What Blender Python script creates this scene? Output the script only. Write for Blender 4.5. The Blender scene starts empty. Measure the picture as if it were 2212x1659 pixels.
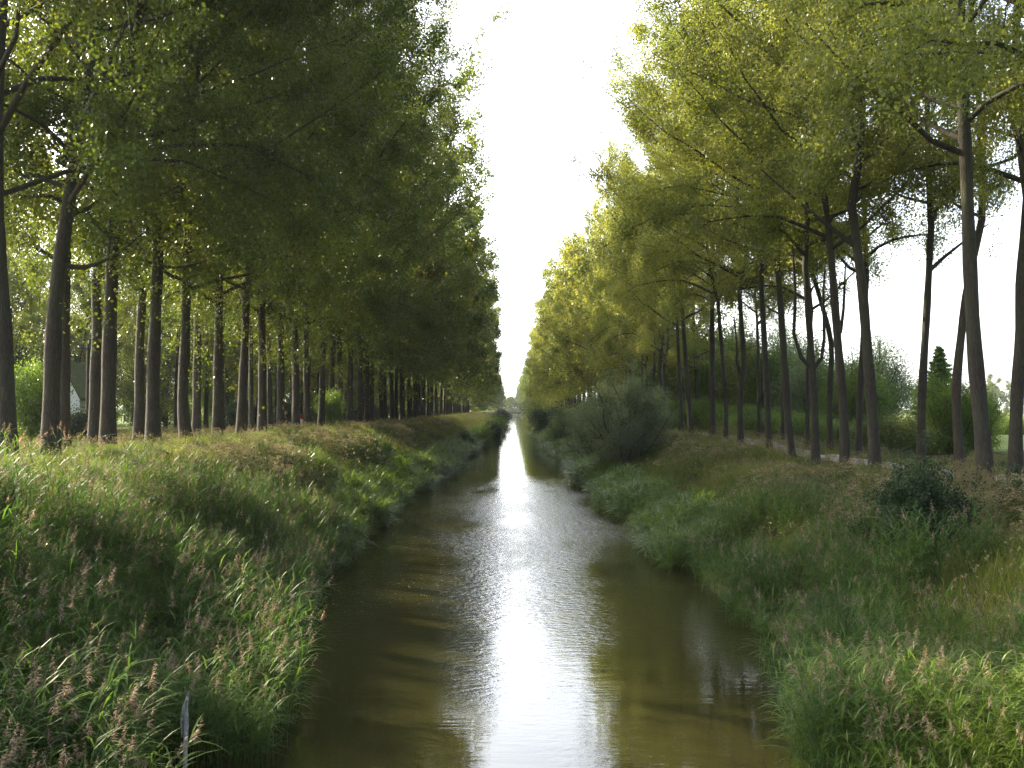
import bpy, math, random
import numpy as np
from mathutils import Vector, Matrix

# ------------------------------------------------------------------ camera, sky, sun, exposure
SC = bpy.context.scene
COL = SC.collection
R = math.radians
cam_d = bpy.data.cameras.new('camera'); cam = bpy.data.objects.new('camera', cam_d); COL.objects.link(cam)
cam_d.lens = 36; cam_d.sensor_width = 36; cam_d.clip_end = 9000; cam_d.clip_start = 0.1
cam.location = (0, 0, 6.0); cam.rotation_euler = (R(90 + 1.40), 0, R(-0.08))
SC.camera = cam
SUN_EL, SUN_AZ = R(28), R(-56)          # azimuth counted clockwise from +Y (the view direction)
world = bpy.data.worlds.new('World'); SC.world = world; world.use_nodes = True
wn = world.node_tree
sky = wn.nodes.new('ShaderNodeTexSky'); sky.sky_type = 'NISHITA'; sky.sun_disc = False
sky.sun_elevation = SUN_EL; sky.sun_rotation = SUN_AZ; sky.dust_density = 4.0; sky.air_density = 1.0; sky.ozone_density = 1.0
veil = wn.nodes.new('ShaderNodeMix'); veil.data_type = 'RGBA'; veil.inputs[0].default_value = 0.42
# thin bright high cloud over the whole sky, brightest towards the sun
wtc = wn.nodes.new('ShaderNodeTexCoord'); wdot = wn.nodes.new('ShaderNodeVectorMath'); wdot.operation = 'DOT_PRODUCT'
wdot.inputs[1].default_value = (math.sin(SUN_AZ) * math.cos(SUN_EL), math.cos(SUN_AZ) * math.cos(SUN_EL), math.sin(SUN_EL))
wn.links.new(wtc.outputs['Generated'], wdot.inputs[0])
wmr = wn.nodes.new('ShaderNodeMapRange'); wmr.interpolation_type = 'SMOOTHSTEP'
for i_, v_ in ((1, -.1), (2, 1.0), (3, .6), (4, 14.0)): wmr.inputs[i_].default_value = v_
wn.links.new(wdot.outputs['Value'], wmr.inputs[0])
wsc = wn.nodes.new('ShaderNodeVectorMath'); wsc.operation = 'SCALE'; wsc.inputs[0].default_value = (.97, .99, 1.04)
# white haze low over the horizon on the sunny half of the sky
def wm(op, a, b):
    n_ = wn.nodes.new('ShaderNodeMath'); n_.operation = op; n_.use_clamp = op in ('SUBTRACT', 'MULTIPLY_ADD')
    for i_, v_ in ((0, a), (1, b)):
        if isinstance(v_, (int, float)): n_.inputs[i_].default_value = v_
        else: wn.links.new(v_, n_.inputs[i_])
    return n_.outputs[0]
wsep = wn.nodes.new('ShaderNodeSeparateXYZ'); wn.links.new(wtc.outputs['Generated'], wsep.inputs[0])
wh = wm('POWER', wm('SUBTRACT', 1.0, wm('ABSOLUTE', wsep.outputs[2], 0)), 3.0)
wmr2 = wn.nodes.new('ShaderNodeMapRange'); wn.links.new(wdot.outputs['Value'], wmr2.inputs[0])
for i_, v_ in ((1, -.3), (2, .7), (3, 0.0), (4, 14.0)): wmr2.inputs[i_].default_value = v_
wadd = wm('ADD', wmr.outputs[0], wm('MULTIPLY', wh, wmr2.outputs[0]))
wn.links.new(wadd, wsc.inputs['Scale']); wn.links.new(wsc.outputs[0], veil.inputs[7])
wn.links.new(sky.outputs[0], veil.inputs[6])
wn.links.new(veil.outputs[2], wn.nodes['Background'].inputs[0])
wn.nodes['Background'].inputs[1].default_value = 0.12
sun_d = bpy.data.lights.new('sun', 'SUN'); sun_d.energy = 5.0; sun_d.angle = R(0.6); sun_d.color = (1.0, 0.87, 0.62)
sun = bpy.data.objects.new('sun', sun_d); COL.objects.link(sun)
sdir = Vector((math.sin(SUN_AZ) * math.cos(SUN_EL), math.cos(SUN_AZ) * math.cos(SUN_EL), math.sin(SUN_EL)))
sun.rotation_euler = sdir.to_track_quat('Z', 'Y').to_euler()
vs = SC.view_settings; vs.view_transform = 'Standard'; vs.look = 'None'; vs.exposure = 2.08; vs.gamma = 1
cy = SC.cycles; cy.max_bounces = 5; cy.diffuse_bounces = 3; cy.glossy_bounces = 3; cy.transmission_bounces = 3
cy.volume_bounces = 0; cy.transparent_max_bounces = 4; cy.sample_clamp_indirect = 4; cy.use_denoising = True; cy.denoising_prefilter = 'NONE'
cy.caustics_reflective = False; cy.caustics_refractive = False
VPX, HY, FP = 1103.0, 884.0, 2212.0     # the photograph measured at 2212 px wide: vanishing point and focal length

# ------------------------------------------------------------------ mesh helpers
def tag(o, label=None, cat=None, group=None, kind=None):
    if label: o['label'] = label
    if cat: o['category'] = cat
    if group: o['group'] = group
    if kind: o['kind'] = kind
    return o

def empty(name, loc=(0, 0, 0), rz=0.0):
    o = bpy.data.objects.new(name, None); o.location = loc; o.rotation_euler = (0, 0, rz); o.empty_display_size = .3
    COL.objects.link(o); return o

def link(name, me, parent=None, col=None):
    o = bpy.data.objects.new(name, me); (col or COL).objects.link(o)
    if parent: o.parent = parent
    return o

class MB:
    """collects quads; every call adds a block of vertices with one material index and a tint"""
    def __init__(s): s.v = []; s.q = []; s.m = []; s.t = []; s.n = 0; s.sm = []
    def add(s, v, q, mi=0, tint=0.5, smooth=False):
        v = np.asarray(v, np.float32).reshape(-1, 3); q = np.asarray(q, np.int32).reshape(-1, 4)
        s.v.append(v); s.q.append(q + s.n); s.n += len(v)
        s.m.append(np.full(len(q), mi, np.int32)); s.sm.append(np.full(len(q), smooth, bool))
        s.t.append(np.broadcast_to(np.asarray(tint, np.float32), (len(v),)).copy())
    def tube(s, pts, rad, sides=6, mi=0, tint=.5, smooth=True):
        p = np.asarray(pts, np.float32); r = np.asarray(rad, np.float32); n = len(p)
        d = p[-1] - p[0]; d = d / (np.linalg.norm(d) + 1e-9)
        ref = np.array([0, 0, 1.]) if abs(d[2]) < .8 else np.array([1., 0, 0])
        t = np.gradient(p, axis=0); t /= np.linalg.norm(t, axis=1, keepdims=True) + 1e-9
        u = np.cross(t, ref); u /= np.linalg.norm(u, axis=1, keepdims=True) + 1e-9; w = np.cross(t, u)
        a = np.arange(sides) * 2 * np.pi / sides
        v = p[:, None] + r[:, None, None] * (u[:, None] * np.cos(a)[None, :, None] + w[:, None] * np.sin(a)[None, :, None])
        i = np.arange(n - 1)[:, None]; j = np.arange(sides)[None]; k = (j + 1) % sides
        q = np.stack([i * sides + j, i * sides + k, (i + 1) * sides + k, (i + 1) * sides + j], -1)
        s.add(v, q, mi, tint, smooth)
    def box(s, c, size, mi=0, rot=0.0):
        x, y, z = np.array(size) / 2
        v = np.array([[-x,-y,-z],[x,-y,-z],[x,y,-z],[-x,y,-z],[-x,-y,z],[x,-y,z],[x,y,z],[-x,y,z]])
        if rot:
            cr, sr = math.cos(rot), math.sin(rot); v = v @ np.array([[cr, sr, 0], [-sr, cr, 0], [0, 0, 1]])
        s.add(v + np.array(c), [[3,2,1,0],[4,5,6,7],[0,1,5,4],[1,2,6,5],[2,3,7,6],[3,0,4,7]], mi)
    def kites(s, c, size, rng, mi=0, tint=None, flat=0.0, asp=.8):
        c = np.asarray(c, np.float32); n = len(c)
        nn = rng.normal(size=(n, 3)); nn[:, 2] += flat * np.sign(nn[:, 2]); nn /= np.linalg.norm(nn, axis=1, keepdims=True)
        u = np.cross(nn, rng.normal(size=(n, 3))); u /= np.linalg.norm(u, axis=1, keepdims=True) + 1e-9
        w = np.cross(nn, u); sz = (np.asarray(size) * rng.uniform(.5, 1.45, n))[:, None] * .5
        v = np.stack([c - u * sz, c + w * sz * asp - u * sz * .15, c + u * sz, c - w * sz * asp - u * sz * .15], 1)
        t = rng.uniform(0, 1, n) if tint is None else tint
        s.add(v.reshape(-1, 3), np.arange(n * 4).reshape(-1, 4), mi, np.repeat(np.broadcast_to(t, (n,)), 4))
    def ribbons(s, p, az, L, W, el, droop, segs, mi=0, tint=.5):
        p = np.asarray(p, np.float32); n = len(p); L = np.broadcast_to(L, (n,)); W = np.broadcast_to(W, (n,)); el = np.broadcast_to(el, (n,)); droop = np.broadcast_to(droop, (n,))
        d = np.stack([np.cos(az), np.sin(az), np.zeros(n)], 1); sd = np.stack([-np.sin(az), np.cos(az), np.zeros(n)], 1)
        tt = np.linspace(0, 1, segs + 1); vs_ = []
        for t in tt:
            c = p + d * (L * t * np.cos(el) + droop * L * t * t * .5)[:, None]; c[:, 2] += L * (t * np.sin(el) - droop * t * t)
            w = (W * (1 - t) ** .6 * min(1, .5 + t * 3) + .0015)[:, None] * .5
            vs_ += [c - sd * w, c + sd * w]
        v = np.stack(vs_, 1); k = 2 * (segs + 1)
        b = np.arange(n)[:, None] * k + np.arange(segs)[None] * 2
        q = np.stack([b, b + 1, b + 3, b + 2], -1)
        s.add(v.reshape(-1, 3), q, mi, np.repeat(np.broadcast_to(tint, (n,)), k))
    def mesh(s, name, mats):
        v = np.concatenate(s.v); q = np.concatenate(s.q); me = bpy.data.meshes.new(name)
        me.vertices.add(len(v)); me.vertices.foreach_set('co', v.ravel())
        me.loops.add(len(q) * 4); me.loops.foreach_set('vertex_index', q.ravel().astype(np.int32))
        me.polygons.add(len(q)); me.polygons.foreach_set('loop_start', (np.arange(len(q)) * 4).astype(np.int32))
        try: me.polygons.foreach_set('loop_total', np.full(len(q), 4, np.int32))
        except Exception: pass
        me.polygons.foreach_set('material_index', np.concatenate(s.m)); me.polygons.foreach_set('use_smooth', np.concatenate(s.sm))
        a = me.attributes.new('tint', 'FLOAT', 'POINT'); a.data.foreach_set('value', np.concatenate(s.t))
        for m in mats: me.materials.append(m)
        me.update(); return me

# ------------------------------------------------------------------ materials
def mat(name):
    m = bpy.data.materials.new(name); m.use_nodes = True; nt = m.node_tree
    return m, nt, nt.nodes['Principled BSDF'], nt.nodes, nt.links

def ramp(nt, fac, stops):
    r = nt.nodes.new('ShaderNodeValToRGB'); e = r.color_ramp.elements
    while len(e) > 1: e.remove(e[-1])
    e[0].position = stops[0][0]; e[0].color = (*stops[0][1], 1)
    for p, c in stops[1:]:
        x = e.new(p); x.color = (*c, 1)
    if fac is not None: nt.links.new(fac, r.inputs[0])
    return r.outputs[0]

def noise(nt, scale, detail=4, vec=None, rough=.6):
    n = nt.nodes.new('ShaderNodeTexNoise'); n.inputs['Scale'].default_value = scale; n.inputs['Detail'].default_value = detail; n.inputs['Roughness'].default_value = rough
    if vec is not None: nt.links.new(vec, n.inputs['Vector'])
    return n.outputs[0]

def mapping(nt, vec, sc=(1, 1, 1), loc=(0, 0, 0)):
    m = nt.nodes.new('ShaderNodeMapping'); m.inputs['Scale'].default_value = sc; m.inputs['Location'].default_value = loc; nt.links.new(vec, m.inputs[0]); return m.outputs[0]

def math_(nt, op, a, b=None, c=None, clamp=False):
    m = nt.nodes.new('ShaderNodeMath'); m.operation = op; m.use_clamp = clamp
    for i, x in enumerate((a, b, c)):
        if x is None: continue
        if isinstance(x, (int, float)): m.inputs[i].default_value = x
        else: nt.links.new(x, m.inputs[i])
    return m.outputs[0]

def mixc(nt, f, a, b, mode='MIX'):
    m = nt.nodes.new('ShaderNodeMix'); m.data_type = 'RGBA'; m.blend_type = mode
    for i, x in ((0, f), (6, a), (7, b)):
        if isinstance(x, (int, float)): m.inputs[i].default_value = x
        elif isinstance(x, tuple): m.inputs[i].default_value = (*x, 1)
        else: nt.links.new(x, m.inputs[i])
    return m.outputs[2]

def leaf_mat(name, stops, trans=.4, tboost=(1.5, 1.6, .8), rough=.45, patch=(.25, .5), spec=.3, patch_col=None):
    """thin leaf: diffuse and gloss on both sides plus light coming through; colour from tint + patches in the world"""
    m, nt, bs, N, L = mat(name)
    at = N.new('ShaderNodeAttribute'); at.attribute_name = 'tint'
    geo = N.new('ShaderNodeNewGeometry'); oi = N.new('ShaderNodeObjectInfo')
    ns = noise(nt, patch[0], 3, geo.outputs['Position'])
    f = math_(nt, 'ADD', math_(nt, 'MULTIPLY', at.outputs['Fac'], 1 - patch[1]), math_(nt, 'MULTIPLY', math_(nt, 'MULTIPLY_ADD', ns, 2.4, -.7, clamp=True), patch[1]))
    f = math_(nt, 'ADD', f, math_(nt, 'MULTIPLY_ADD', oi.outputs['Random'], .24, -.12), clamp=True)
    col = ramp(nt, f, stops)
    L.new(col, bs.inputs['Base Color']); bs.inputs['Roughness'].default_value = rough
    bs.inputs['Specular IOR Level'].default_value = spec
    tr = N.new('ShaderNodeBsdfTranslucent'); L.new(mixc(nt, 1.0, col, tboost, 'MULTIPLY'), tr.inputs[0])
    mx = N.new('ShaderNodeMixShader'); mx.inputs[0].default_value = trans
    L.new(bs.outputs[0], mx.inputs[1]); L.new(tr.outputs[0], mx.inputs[2]); L.new(mx.outputs[0], N['Material Output'].inputs[0])
    return m

M = {}
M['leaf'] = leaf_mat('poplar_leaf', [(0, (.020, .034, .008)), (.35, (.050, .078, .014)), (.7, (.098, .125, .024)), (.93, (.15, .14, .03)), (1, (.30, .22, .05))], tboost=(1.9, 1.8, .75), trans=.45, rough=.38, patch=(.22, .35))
M['leaf_sun'] = leaf_mat('poplar_leaf_sunlit_yellowing', [(0, (.048, .064, .015)), (.35, (.104, .124, .032)), (.7, (.185, .19, .058)), (.93, (.28, .25, .08)), (1, (.36, .28, .06))], trans=.55, tboost=(1.95, 2.0, .85), rough=.38, patch=(.22, .35))  # paler copy of poplar_leaf: sunlight painted into right-bank crowns, plus slight yellowing
M['silver'] = leaf_mat('silver_leaf', [(0, (.06, .09, .04)), (.5, (.13, .17, .08)), (1, (.26, .30, .18))], trans=.35, rough=.45)
M['willow'] = leaf_mat('willow_leaf', [(0, (.08, .10, .06)), (.5, (.15, .18, .11)), (1, (.27, .30, .19))], trans=.45, rough=.5)
M['bush'] = leaf_mat('bush_leaf', [(0, (.032, .060, .010)), (.5, (.085, .135, .018)), (1, (.18, .23, .04))], trans=.48, rough=.4)
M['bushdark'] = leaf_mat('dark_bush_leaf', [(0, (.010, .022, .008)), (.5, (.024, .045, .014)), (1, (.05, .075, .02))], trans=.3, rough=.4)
M['bushyel'] = leaf_mat('yellowing_bush_leaf', [(0, (.035, .055, .010)), (.5, (.085, .11, .018)), (1, (.17, .15, .035))], trans=.4, rough=.45)
M['needle'] = leaf_mat('larch_needle', [(0, (.06, .10, .035)), (.5, (.11, .17, .05)), (1, (.18, .24, .08))], trans=.45, rough=.6)
M['reed'] = leaf_mat('reed_blade', [(0, (.024, .055, .013)), (.45, (.062, .118, .026)), (.8, (.115, .170, .036)), (.96, (.13, .15, .06)), (1, (.22, .20, .11))], trans=.4, rough=.5, patch=(.35, .4), spec=.15)
M['reedbright'] = leaf_mat('fresh_sunlit_reed_blade', [(0, (.045, .085, .015)), (.5, (.095, .150, .024)), (.9, (.16, .20, .04)), (1, (.28, .26, .12))], trans=.38, rough=.36, patch=(.35, .35))  # paler reed copy: fresh growth, with sunlight painted into the colour
M['plume'] = leaf_mat('reed_plume', [(0, (.15, .105, .075)), (.5, (.29, .215, .155)), (1, (.44, .35, .26))], trans=.45, tboost=(1.4, 1.2, 1), rough=.8, patch=(.5, .3), spec=.1)
M['grass'] = leaf_mat('meadow_blade', [(0, (.042, .072, .010)), (.4, (.098, .140, .018)), (.75, (.18, .195, .03)), (1, (.27, .24, .08))], trans=.4, rough=.5, patch=(.16, .5))
M['dry'] = leaf_mat('dry_grass_blade', [(0, (.10, .085, .035)), (.5, (.19, .16, .07)), (1, (.32, .27, .15))], trans=.35, tboost=(1.1, 1, .8), rough=.6, spec=.2)
M['herb'] = leaf_mat('herb_leaf', [(0, (.032, .052, .010)), (.5, (.082, .110, .018)), (1, (.15, .145, .03))], trans=.35, rough=.5)
M['nettle'] = leaf_mat('nettle_leaf', [(0, (.014, .030, .009)), (.5, (.034, .060, .014)), (1, (.075, .095, .022))], trans=.35, rough=.5)
M['seed'] = leaf_mat('seed_head', [(0, (.17, .13, .07)), (.5, (.34, .28, .16)), (1, (.55, .48, .32))], trans=.25, tboost=(1, .9, .8), rough=.8, spec=.1)

def bark_mat(name, c1, c2, c3):
    c1, c2, c3 = [(c[0] * .36, c[1] * .325, c[2] * .28) for c in (c1, c2, c3)]
    m, nt, bs, N, L = mat(name)
    tc = N.new('ShaderNodeTexCoord'); v = mapping(nt, tc.outputs['Object'], (9, 9, .9))
    n1 = noise(nt, 1.6, 6, v, .65); vo = N.new('ShaderNodeTexVoronoi'); vo.feature = 'DISTANCE_TO_EDGE'; vo.inputs['Scale'].default_value = 1.5
    L.new(mapping(nt, tc.outputs['Object'], (10, 10, 1.5)), vo.inputs['Vector'])
    f = math_(nt, 'MULTIPLY', n1, math_(nt, 'MULTIPLY_ADD', vo.outputs[0], 3.0, .55, clamp=True))
    col = ramp(nt, f, [(.18, c1), (.45, c2), (.75, c3)])
    big = noise(nt, .35, 3, tc.outputs['Object'])
    col = mixc(nt, math_(nt, 'MULTIPLY_ADD', big, 2.2, -.85, clamp=True), col, (.045, .055, .022))   # thin green algae patches
    L.new(col, bs.inputs['Base Color']); bs.inputs['Roughness'].default_value = .9
    bu = N.new('ShaderNodeBump'); bu.inputs['Strength'].default_value = .9; bu.inputs['Distance'].default_value = .05; L.new(f, bu.inputs['Height']); L.new(bu.outputs[0], bs.inputs['Normal'])
    return m
M['bark'] = bark_mat('poplar_bark', (.035, .027, .02), (.095, .074, .056), (.20, .165, .13))
M['barksun'] = bark_mat('sunlit_tone_poplar_bark', (.05, .034, .026), (.14, .10, .078), (.27, .21, .17))  # paler, pinker copy of poplar_bark; sunlight painted into one trunk
M['twig'] = bark_mat('shrub_bark', (.03, .023, .016), (.07, .055, .04), (.12, .10, .08))

def plain(name, c, rough=.8, nsc=6, amt=.35, bump=0):
    m, nt, bs, N, L = mat(name); tc = N.new('ShaderNodeTexCoord'); n = noise(nt, nsc, 5, tc.outputs['Object'])
    L.new(ramp(nt, n, [(.3, tuple(x * (1 - amt) for x in c)), (.7, tuple(min(.9, x * (1 + amt)) for x in c))]), bs.inputs['Base Color']); bs.inputs['Roughness'].default_value = rough
    if bump:
        bu = N.new('ShaderNodeBump'); bu.inputs['Distance'].default_value = bump; L.new(n, bu.inputs['Height']); L.new(bu.outputs[0], bs.inputs['Normal'])
    return m
M['wall'] = plain('whitewash', (.78, .81, .84), .9, 3, .1)
M['cream'] = plain('cream_boards', (.50, .48, .36), .9, 3, .12)
M['thatch'] = plain('mossy_thatch', (.075, .085, .03), 1, 9, .5, .05)
M['darkwood'] = plain('dark_wood', (.03, .028, .026), .8)
M['greywood'] = plain('weathered_wood', (.48, .45, .43), .9, 14, .45, .01)
M['postwood'] = plain('pale_post_wood', (.24, .19, .12), .9, 12, .4, .01)
M['path'] = plain('gravel_path', (.26, .23, .19), .95, 2, .25, .02)
M['concrete'] = plain('concrete', (.10, .10, .10), .9)
M['cable'] = plain('cable_black', (.02, .02, .02), .6)
M['skin'] = plain('skin', (.45, .25, .18), .6)
M['jacket'] = plain('dark_jacket', (.012, .013, .018), .8)
M['trousers'] = plain('dark_trousers', (.02, .022, .03), .8)
M['redcloth'] = plain('red_cloth', (.35, .03, .03), .8)
M['whitecloth'] = plain('white_cloth', (.65, .65, .66), .8)
M['hair'] = plain('hair', (.06, .04, .03), .8)
M['capred'] = plain('red_cap', (.45, .05, .04), .8)

# ground
m, nt, bs, N, L = mat('bank_soil'); M['ground'] = m
geo = N.new('ShaderNodeNewGeometry'); P = geo.outputs['Position']
n1 = noise(nt, .12, 4, P); n2 = noise(nt, 3.0, 6, P, .7)
c = mixc(nt, math_(nt, 'MULTIPLY_ADD', n1, 3, -1, clamp=True), (.030, .036, .012), (.060, .060, .022))
c = mixc(nt, math_(nt, 'MULTIPLY_ADD', n2, 3, -1.2, clamp=True), c, (.055, .040, .022))
sep = N.new('ShaderNodeSeparateXYZ'); L.new(P, sep.inputs[0])
# farmland beyond the tree rows: striped meadow, stubble and green crops by large patches
v2 = N.new('ShaderNodeTexVoronoi'); v2.inputs['Scale'].default_value = .0085; L.new(mapping(nt, P, (1, .55, 0), (0.3, 0.1, 0)), v2.inputs['Vector'])
sepc = N.new('ShaderNodeSeparateColor'); L.new(v2.outputs['Color'], sepc.inputs[0])
field = ramp(nt, sepc.outputs[0], [(0, (.10, .15, .035)), (.5, (.13, .17, .045)), (.72, (.15, .18, .05)), (.8, (.30, .22, .12)), (1, (.33, .25, .14))])
field = mixc(nt, math_(nt, 'MULTIPLY', n2, .3), field, (.06, .08, .02))
ab = math_(nt, 'ABSOLUTE', sep.outputs[0])
fm = math_(nt, 'MULTIPLY_ADD', math_(nt, 'ADD', ab, math_(nt, 'MULTIPLY', n1, 8)), .25, -9.5, clamp=True)
c = mixc(nt, fm, c, field)
L.new(c, bs.inputs['Base Color']); bs.inputs['Roughness'].default_value = 1; bs.inputs['Specular IOR Level'].default_value = .1
bu = N.new('ShaderNodeBump'); bu.inputs['Distance'].default_value = .06; L.new(n2, bu.inputs['Height']); L.new(bu.outputs[0], bs.inputs['Normal'])

# water: murky brown body under a Fresnel surface; wind ruffles it in patches, calm near and far
m, nt, bs, N, L = mat('canal_water'); M['water'] = m
geo = N.new('ShaderNodeNewGeometry'); P = geo.outputs['Position']; sep = N.new('ShaderNodeSeparateXYZ'); L.new(P, sep.inputs[0]); Y = sep.outputs[1]
bs.inputs['Base Color'].default_value = (.020, .019, .006, 1); bs.inputs['Roughness'].default_value = .02; bs.inputs['IOR'].default_value = 1.42; bs.inputs['Specular IOR Level'].default_value = .8
wob = math_(nt, 'MULTIPLY_ADD', noise(nt, .10, 3, mapping(nt, P, (1.6, .8, 1))), 34, -17)
Yw = math_(nt, 'ADD', Y, wob)
a = math_(nt, 'MULTIPLY_ADD', Yw, 1 / 22, -20 / 22, clamp=True)
b_ = math_(nt, 'MULTIPLY_ADD', Yw, -1 / 22, 96 / 22, clamp=True)
ruf = math_(nt, 'MULTIPLY', a, b_)
ruf = math_(nt, 'MULTIPLY', ruf, math_(nt, 'MULTIPLY_ADD', noise(nt, .22, 3, mapping(nt, P, (1, .35, 1), (7, 3, 0))), 3.0, -.75, clamp=True))
h = math_(nt, 'ADD', noise(nt, 3.4, 4, mapping(nt, P, (.8, 1.5, 1)), .55), math_(nt, 'MULTIPLY', noise(nt, 9, 2, mapping(nt, P, (.8, 1.4, 1))), .35))
fine = noise(nt, .9, 3, mapping(nt, P, (.5, 3.2, 1)), .5)
amp = math_(nt, 'MULTIPLY_ADD', ruf, .048, .0010)
h = math_(nt, 'SUBTRACT', h, .675)
hh = math_(nt, 'ADD', math_(nt, 'MULTIPLY', h, amp), math_(nt, 'MULTIPLY', fine, .0042))
bu = N.new('ShaderNodeBump'); bu.inputs['Strength'].default_value = 1; bu.inputs['Distance'].default_value = 1.0
L.new(hh, bu.inputs['Height']); L.new(bu.outputs[0], bs.inputs['Normal'])

# ------------------------------------------------------------------ terrain
def edgeL(Y): return np.interp(Y, [0, 28, 38, 75, 115, 160], [6.2, 6.4, 7.3, 7.2, 6.0, 5.9]) + .35 * np.sin(Y * .11 + 1) + .25 * np.sin(Y * .31) + .15 * np.sin(Y * .8 + 2)
def edgeR(Y): return np.interp(Y, [0, 30, 60, 110, 200], [6.5, 6.6, 6.8, 6.9, 6.4]) + .35 * np.sin(Y * .09 + 4) + .25 * np.sin(Y * .27 + 1) + .15 * np.sin(Y * .7)
def bumpn(X, Y): return .10 * np.sin(X * .9 + Y * .23) * np.sin(Y * .61 - X * .2) + .07 * np.sin(X * 1.9 + 1) * np.sin(Y * 1.3 + 2) + .05 * np.sin(Y * .17)
PL = ([-9, -2.2, -.3, .3, 1.2, 3.0, 5.0, 6.8, 8.3, 9.8, 12.0, 16, 24, 40, 400, 9000], [-1.6, -1.3, -.35, .15, .75, 2.0, 3.25, 4.1, 4.35, 4.2, 4.0, 3.9, 3.8, 3.5, 3.2, 3.0])
PR = ([-9, -2.2, -.3, .3, 1.2, 3.0, 5.0, 6.8, 8.6, 10.0, 14.5, 17, 19.5, 21, 23.5, 25.5, 40, 400, 9000], [-1.6, -1.3, -.35, .15, .6, 1.35, 2.2, 2.75, 3.0, 3.08, 3.12, 3.0, 2.4, 1.9, 1.9, 2.6, 2.7, 2.6, 2.6])
def zt(X, Y):
    X = np.asarray(X, float); Y = np.asarray(Y, float)
    zl = np.interp(-X - edgeL(Y), *PL); sr = X - edgeR(Y); zr = np.interp(sr, *PR)
    zr = zr + np.where(sr > 3, np.clip((Y - 55) / 30, 0, 1) * .35 * np.clip((19 - sr) / 5, 0, 1), 0)
    b = bumpn(X, Y) * np.clip((np.abs(X) - 7) / 3, 0, 1) * np.clip(1 - (np.abs(X) - 60) / 50, 0, 1)
    return np.where(X < 0, zl, zr) + b
def z1(x, y): return float(zt(x, y))
xs = np.concatenate([-np.geomspace(4500, 46, 26), np.arange(-45, -22, 1.5), np.arange(-22, 22.01, .4), np.arange(23, 46, 1.0), np.geomspace(46, 4500, 26)])
ys = np.concatenate([[-120, -80, -50, -30], np.arange(-20, 110, .6), np.arange(110, 260, 1.6), np.arange(262, 1100, 9), np.geomspace(1110, 7000, 22)])
gx, gy = np.meshgrid(xs, ys); gz = zt(gx, gy)
mb = MB(); nx, ny = len(xs), len(ys)
i = np.arange(ny - 1)[:, None]; j = np.arange(nx - 1)[None]
mb.add(np.stack([gx, gy, gz], -1), np.stack([i * nx + j, i * nx + j + 1, (i + 1) * nx + j + 1, (i + 1) * nx + j], -1), 0, .5, True)
tag(link('ground', mb.mesh('ground', [M['ground']])), kind='structure')
mb = MB(); mb.add([[-9, -120, 0], [9, -120, 0], [9, 6900, 0], [-9, 6900, 0]], [[0, 1, 2, 3]])
tag(link('canal_water', mb.mesh('canal_water', [M['water']])), kind='structure')
mb = MB(); mb.add([[26.5, -60, 2.25], [31.5, -60, 2.25], [31.5, 400, 2.25], [26.5, 400, 2.25]], [[0, 1, 2, 3]])
tag(link('ditch_water', mb.mesh('ditch_water', [M['water']])), kind='structure')
def strip(name, xc, w, y0, y1, mt):
    yy = np.arange(y0, y1, 1.5); mb = MB(); V = []
    for k in range(5):
        x = xc(yy) + (k / 4 - .5) * (w + .15 * np.sin(yy * .9 + k)); V.append(np.stack([x, yy, zt(x, yy) + .03], 1))
    V = np.stack(V, 1); n = len(yy); i = np.arange(n - 1)[:, None]; j = np.arange(4)[None]
    mb.add(V, np.stack([i * 5 + j, i * 5 + j + 1, (i + 1) * 5 + j + 1, (i + 1) * 5 + j], -1), 0, .5, True)
    return tag(link(name, mb.mesh(name, [mt])), kind='structure')
strip('path', lambda y: 18.9 + .25 * np.sin(y * .07), 2.3, -30, 400, M['path'])
strip('path', lambda y: -19.6 + .2 * np.sin(y * .06), 1.8, -30, 400, M['path'])

# ------------------------------------------------------------------ trees
def bez(a, b, c, n):
    t = np.linspace(0, 1, n)[:, None]; return (1 - t) ** 2 * a + 2 * t * (1 - t) * b + t * t * c

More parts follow.
